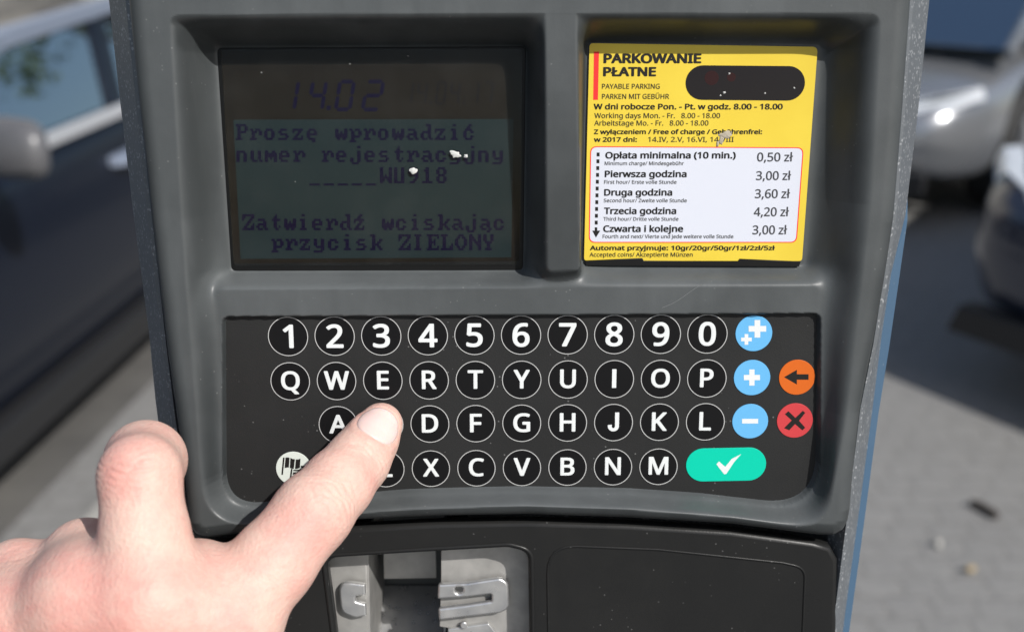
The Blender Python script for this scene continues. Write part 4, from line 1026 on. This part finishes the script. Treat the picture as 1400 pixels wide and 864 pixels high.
# colour differences of the skin itself: redder over the joints and the knuckles
red = np.zeros(len(HP))
def blot(c, r_, a, sq=(1, 1, .5)):
    global red
    red = red + a * np.exp(-np.sum(((HP - c) * sq) ** 2, 1) / r_ ** 2)
blot(IX[4][0] + [0, 0, 9], 8, .75); blot(MD[2][0] + [0, 4, 8], 9, .6); blot(IX[2][0] + [3, 0, 7], 7, .18)
for j in (IX[-1], MD[0], RG[0], PK[0]): blot(j[0] + [0, -4, 8], 14, .6)
blot(RG[1][0], 9, .35); blot(PK[1][0], 9, .4); blot(np.array([*pan(330, 800, 60), 60.]), 9, .2)
red += .12 * (near & (nr > 1.0) & (nr < 1.35))
at = hm.attributes.new('redness', 'FLOAT', 'POINT'); at.data.foreach_set('value', np.clip(red, 0, 1).astype(np.float32))
red += .45 * CREASE
k = NB('skin'); k.set(Roughness=.55, Specular_IOR_Level=.28, Subsurface_Weight=.12, Subsurface_Scale=.004)
k.b.inputs['Subsurface Radius'].default_value = (1, .35, .2)
an = k.n('Attribute', attribute_name='redness')
mot = k.math('MULTIPLY', k.ramp(k.noise(70, 5, .65), [(.40, 0), (.66, 1)]), .55); mot2 = k.math('MULTIPLY', k.ramp(k.noise(420, 3, .6), [(.4, 0), (.75, 1)]), .22)
f_ = k.math('ADD', an.outputs['Fac'], k.math('ADD', mot, mot2))
k.base(k.mix(k.math('MINIMUM', f_, 1.), (.61, .435, .36), (.59, .295, .25)))
vo = k.n('TexVoronoi'); vo.inputs['Scale'].default_value = 900; k.l(k.coord(), vo.inputs['Vector'])
wv = k.noise(700, 3, .6, stretch=(1, .35, 1))
b1 = k.bump(vo.outputs['Distance'], .3, .0004); k.normal(k.bump(wv, .4, .0005, b1)); M['skin'] = k.m
setv(hm, toworld(HP)); hm.materials.clear()
hand = fin('person', hm, M['skin'], None, True)
tag(hand, 'bare left hand from the lower left, index finger pressing a key', 'person')
# nail: a thin curved plate
gx, gy = np.meshgrid(np.linspace(-1, 1, 29), np.linspace(-1, 1, 29))
# square grid mapped to the nail's rounded outline
rr = np.maximum(np.abs(gx), np.abs(gy)); nm = (np.abs(gx) ** 2.6 + np.abs(gy) ** 2.4) ** (1 / 2.5) + 1e-9
gx2, gy2 = gx * rr / nm, gy * rr / nm
NP = NO + gx2.ravel()[:, None] * NW * .985 * NX + (gy2.ravel() * np.where(gy2.ravel() > 0, NL * .95, NL) * .985)[:, None] * NY + 1.5 * NN
for _ in range(14): NP = NP - NN * (hand_field(NP) * .7)[:, None]
rim = np.clip((1 - rr.ravel()) / .12, 0, 1); NP = NP + NN * (-.06 + .14 * np.sqrt(rim) + .10 * (1 - (gx2.ravel()) ** 2))[:, None]
idx = np.arange(29 * 29).reshape(29, 29); nf = np.stack([idx[:-1, :-1], idx[:-1, 1:], idx[1:, 1:], idx[1:, :-1]], -1).reshape(-1, 4).tolist()
low = NP - NN * .4; per = list(idx[0, :]) + list(idx[1:, -1]) + list(idx[-1, -2::-1]) + list(idx[-2:0:-1, 0]); n0 = len(NP)
lowv = low[per]; nf += [(per[i], n0 + i, n0 + (i + 1) % len(per), per[(i + 1) % len(per)]) for i in range(len(per))]
k = NB('nail'); k.set(Roughness=.28, Specular_IOR_Level=.5, Subsurface_Weight=.2, Subsurface_Scale=.003, Base_Color=(.66, .49, .45)); M['nail'] = k.m
mesh_from('fingernail', toworld(np.concatenate([NP, lowv])), nf, M['nail'], hand, smooth=True)
# jacket sleeve over the forearm, outside the picture
axd = (fa_end - WRc) / np.linalg.norm(fa_end - WRc); s1 = np.cross(axd, [0, 0, 1.]); s1 /= np.linalg.norm(s1); s2 = np.cross(axd, s1); secs = []
for i in range(26):
    t = i / 25; r0 = 40 + 14 * t + 1.6 * math.sin(i * 1.9) + (2.5 if i == 0 else 0)
    c = WRc + axd * (34 + 300 * t) + np.array([0, 0, 12 * t])
    secs.append([c + s1 * r0 * math.cos(a) * (1 + .03 * math.sin(3 * a + i)) + s2 * r0 * math.sin(a) * (1 + .03 * math.cos(2 * a + i * 1.3)) for a in np.linspace(0, 2 * np.pi, 40, endpoint=False)])
secs.insert(0, [c_ * .86 + (WRc + axd * 36) * .14 for c_ in secs[0]])
v, f = loft([toworld(np.array(q)) for q in secs], closed_ends=True)
k = NB('navy_cloth'); k.set(Roughness=.85, Base_Color=(.02, .024, .035)); k.normal(k.bump(k.noise(900, 2), .3, .0005)); M['cloth'] = k.m
mesh_from('sleeve', v, f, M['cloth'], hand, smooth=True)

# ------------------------------------------------------------------ litter on the setts, and what stands further off
def litter(name, px, py, ln, rad, ang, mat, label, cat, bend=0.):
    p = ground_pt(px, py, 0.); secs = []
    for i in range(7):
        t = i / 6 - .5; c = np.array([p[0] + ln * t * math.cos(ang), p[1] + ln * t * math.sin(ang) + bend * (1 - 4 * t * t), rad + .004]); r_ = rad * (1 if 0 < i < 6 else .8) * (1 + .12 * math.sin(i * 2.3))
        secs.append([c + np.array([-math.sin(ang) * r_ * math.cos(a), math.cos(ang) * r_ * math.cos(a), r_ * math.sin(a)]) for a in np.linspace(0, 2 * np.pi, 10, endpoint=False)])
    v, f = loft(secs); o = mesh_from(name, v, f, mat, None, smooth=True); return tag(o, label, cat)
M['bark'] = plain('dark_bark', (.03, .022, .016), .8); M['filter'] = plain('cigarette_paper', (.40, .39, .36), .7); M['cork'] = plain('cork_paper', (.30, .23, .13), .7)
litter('twig', 1345, 702, .085, .010, R(118), M['bark'], 'short dark twig lying on the grey setts', 'twig', .01)
litter('cigarette_butt', 1282, 748, .022, .008, R(60), M['filter'], 'white cigarette butt on the grey setts', 'cigarette butt')
litter('cigarette_butt', 1326, 783, .022, .008, R(20), M['cork'], 'yellowish cigarette butt on the grey setts near the frame edge', 'cigarette butt')
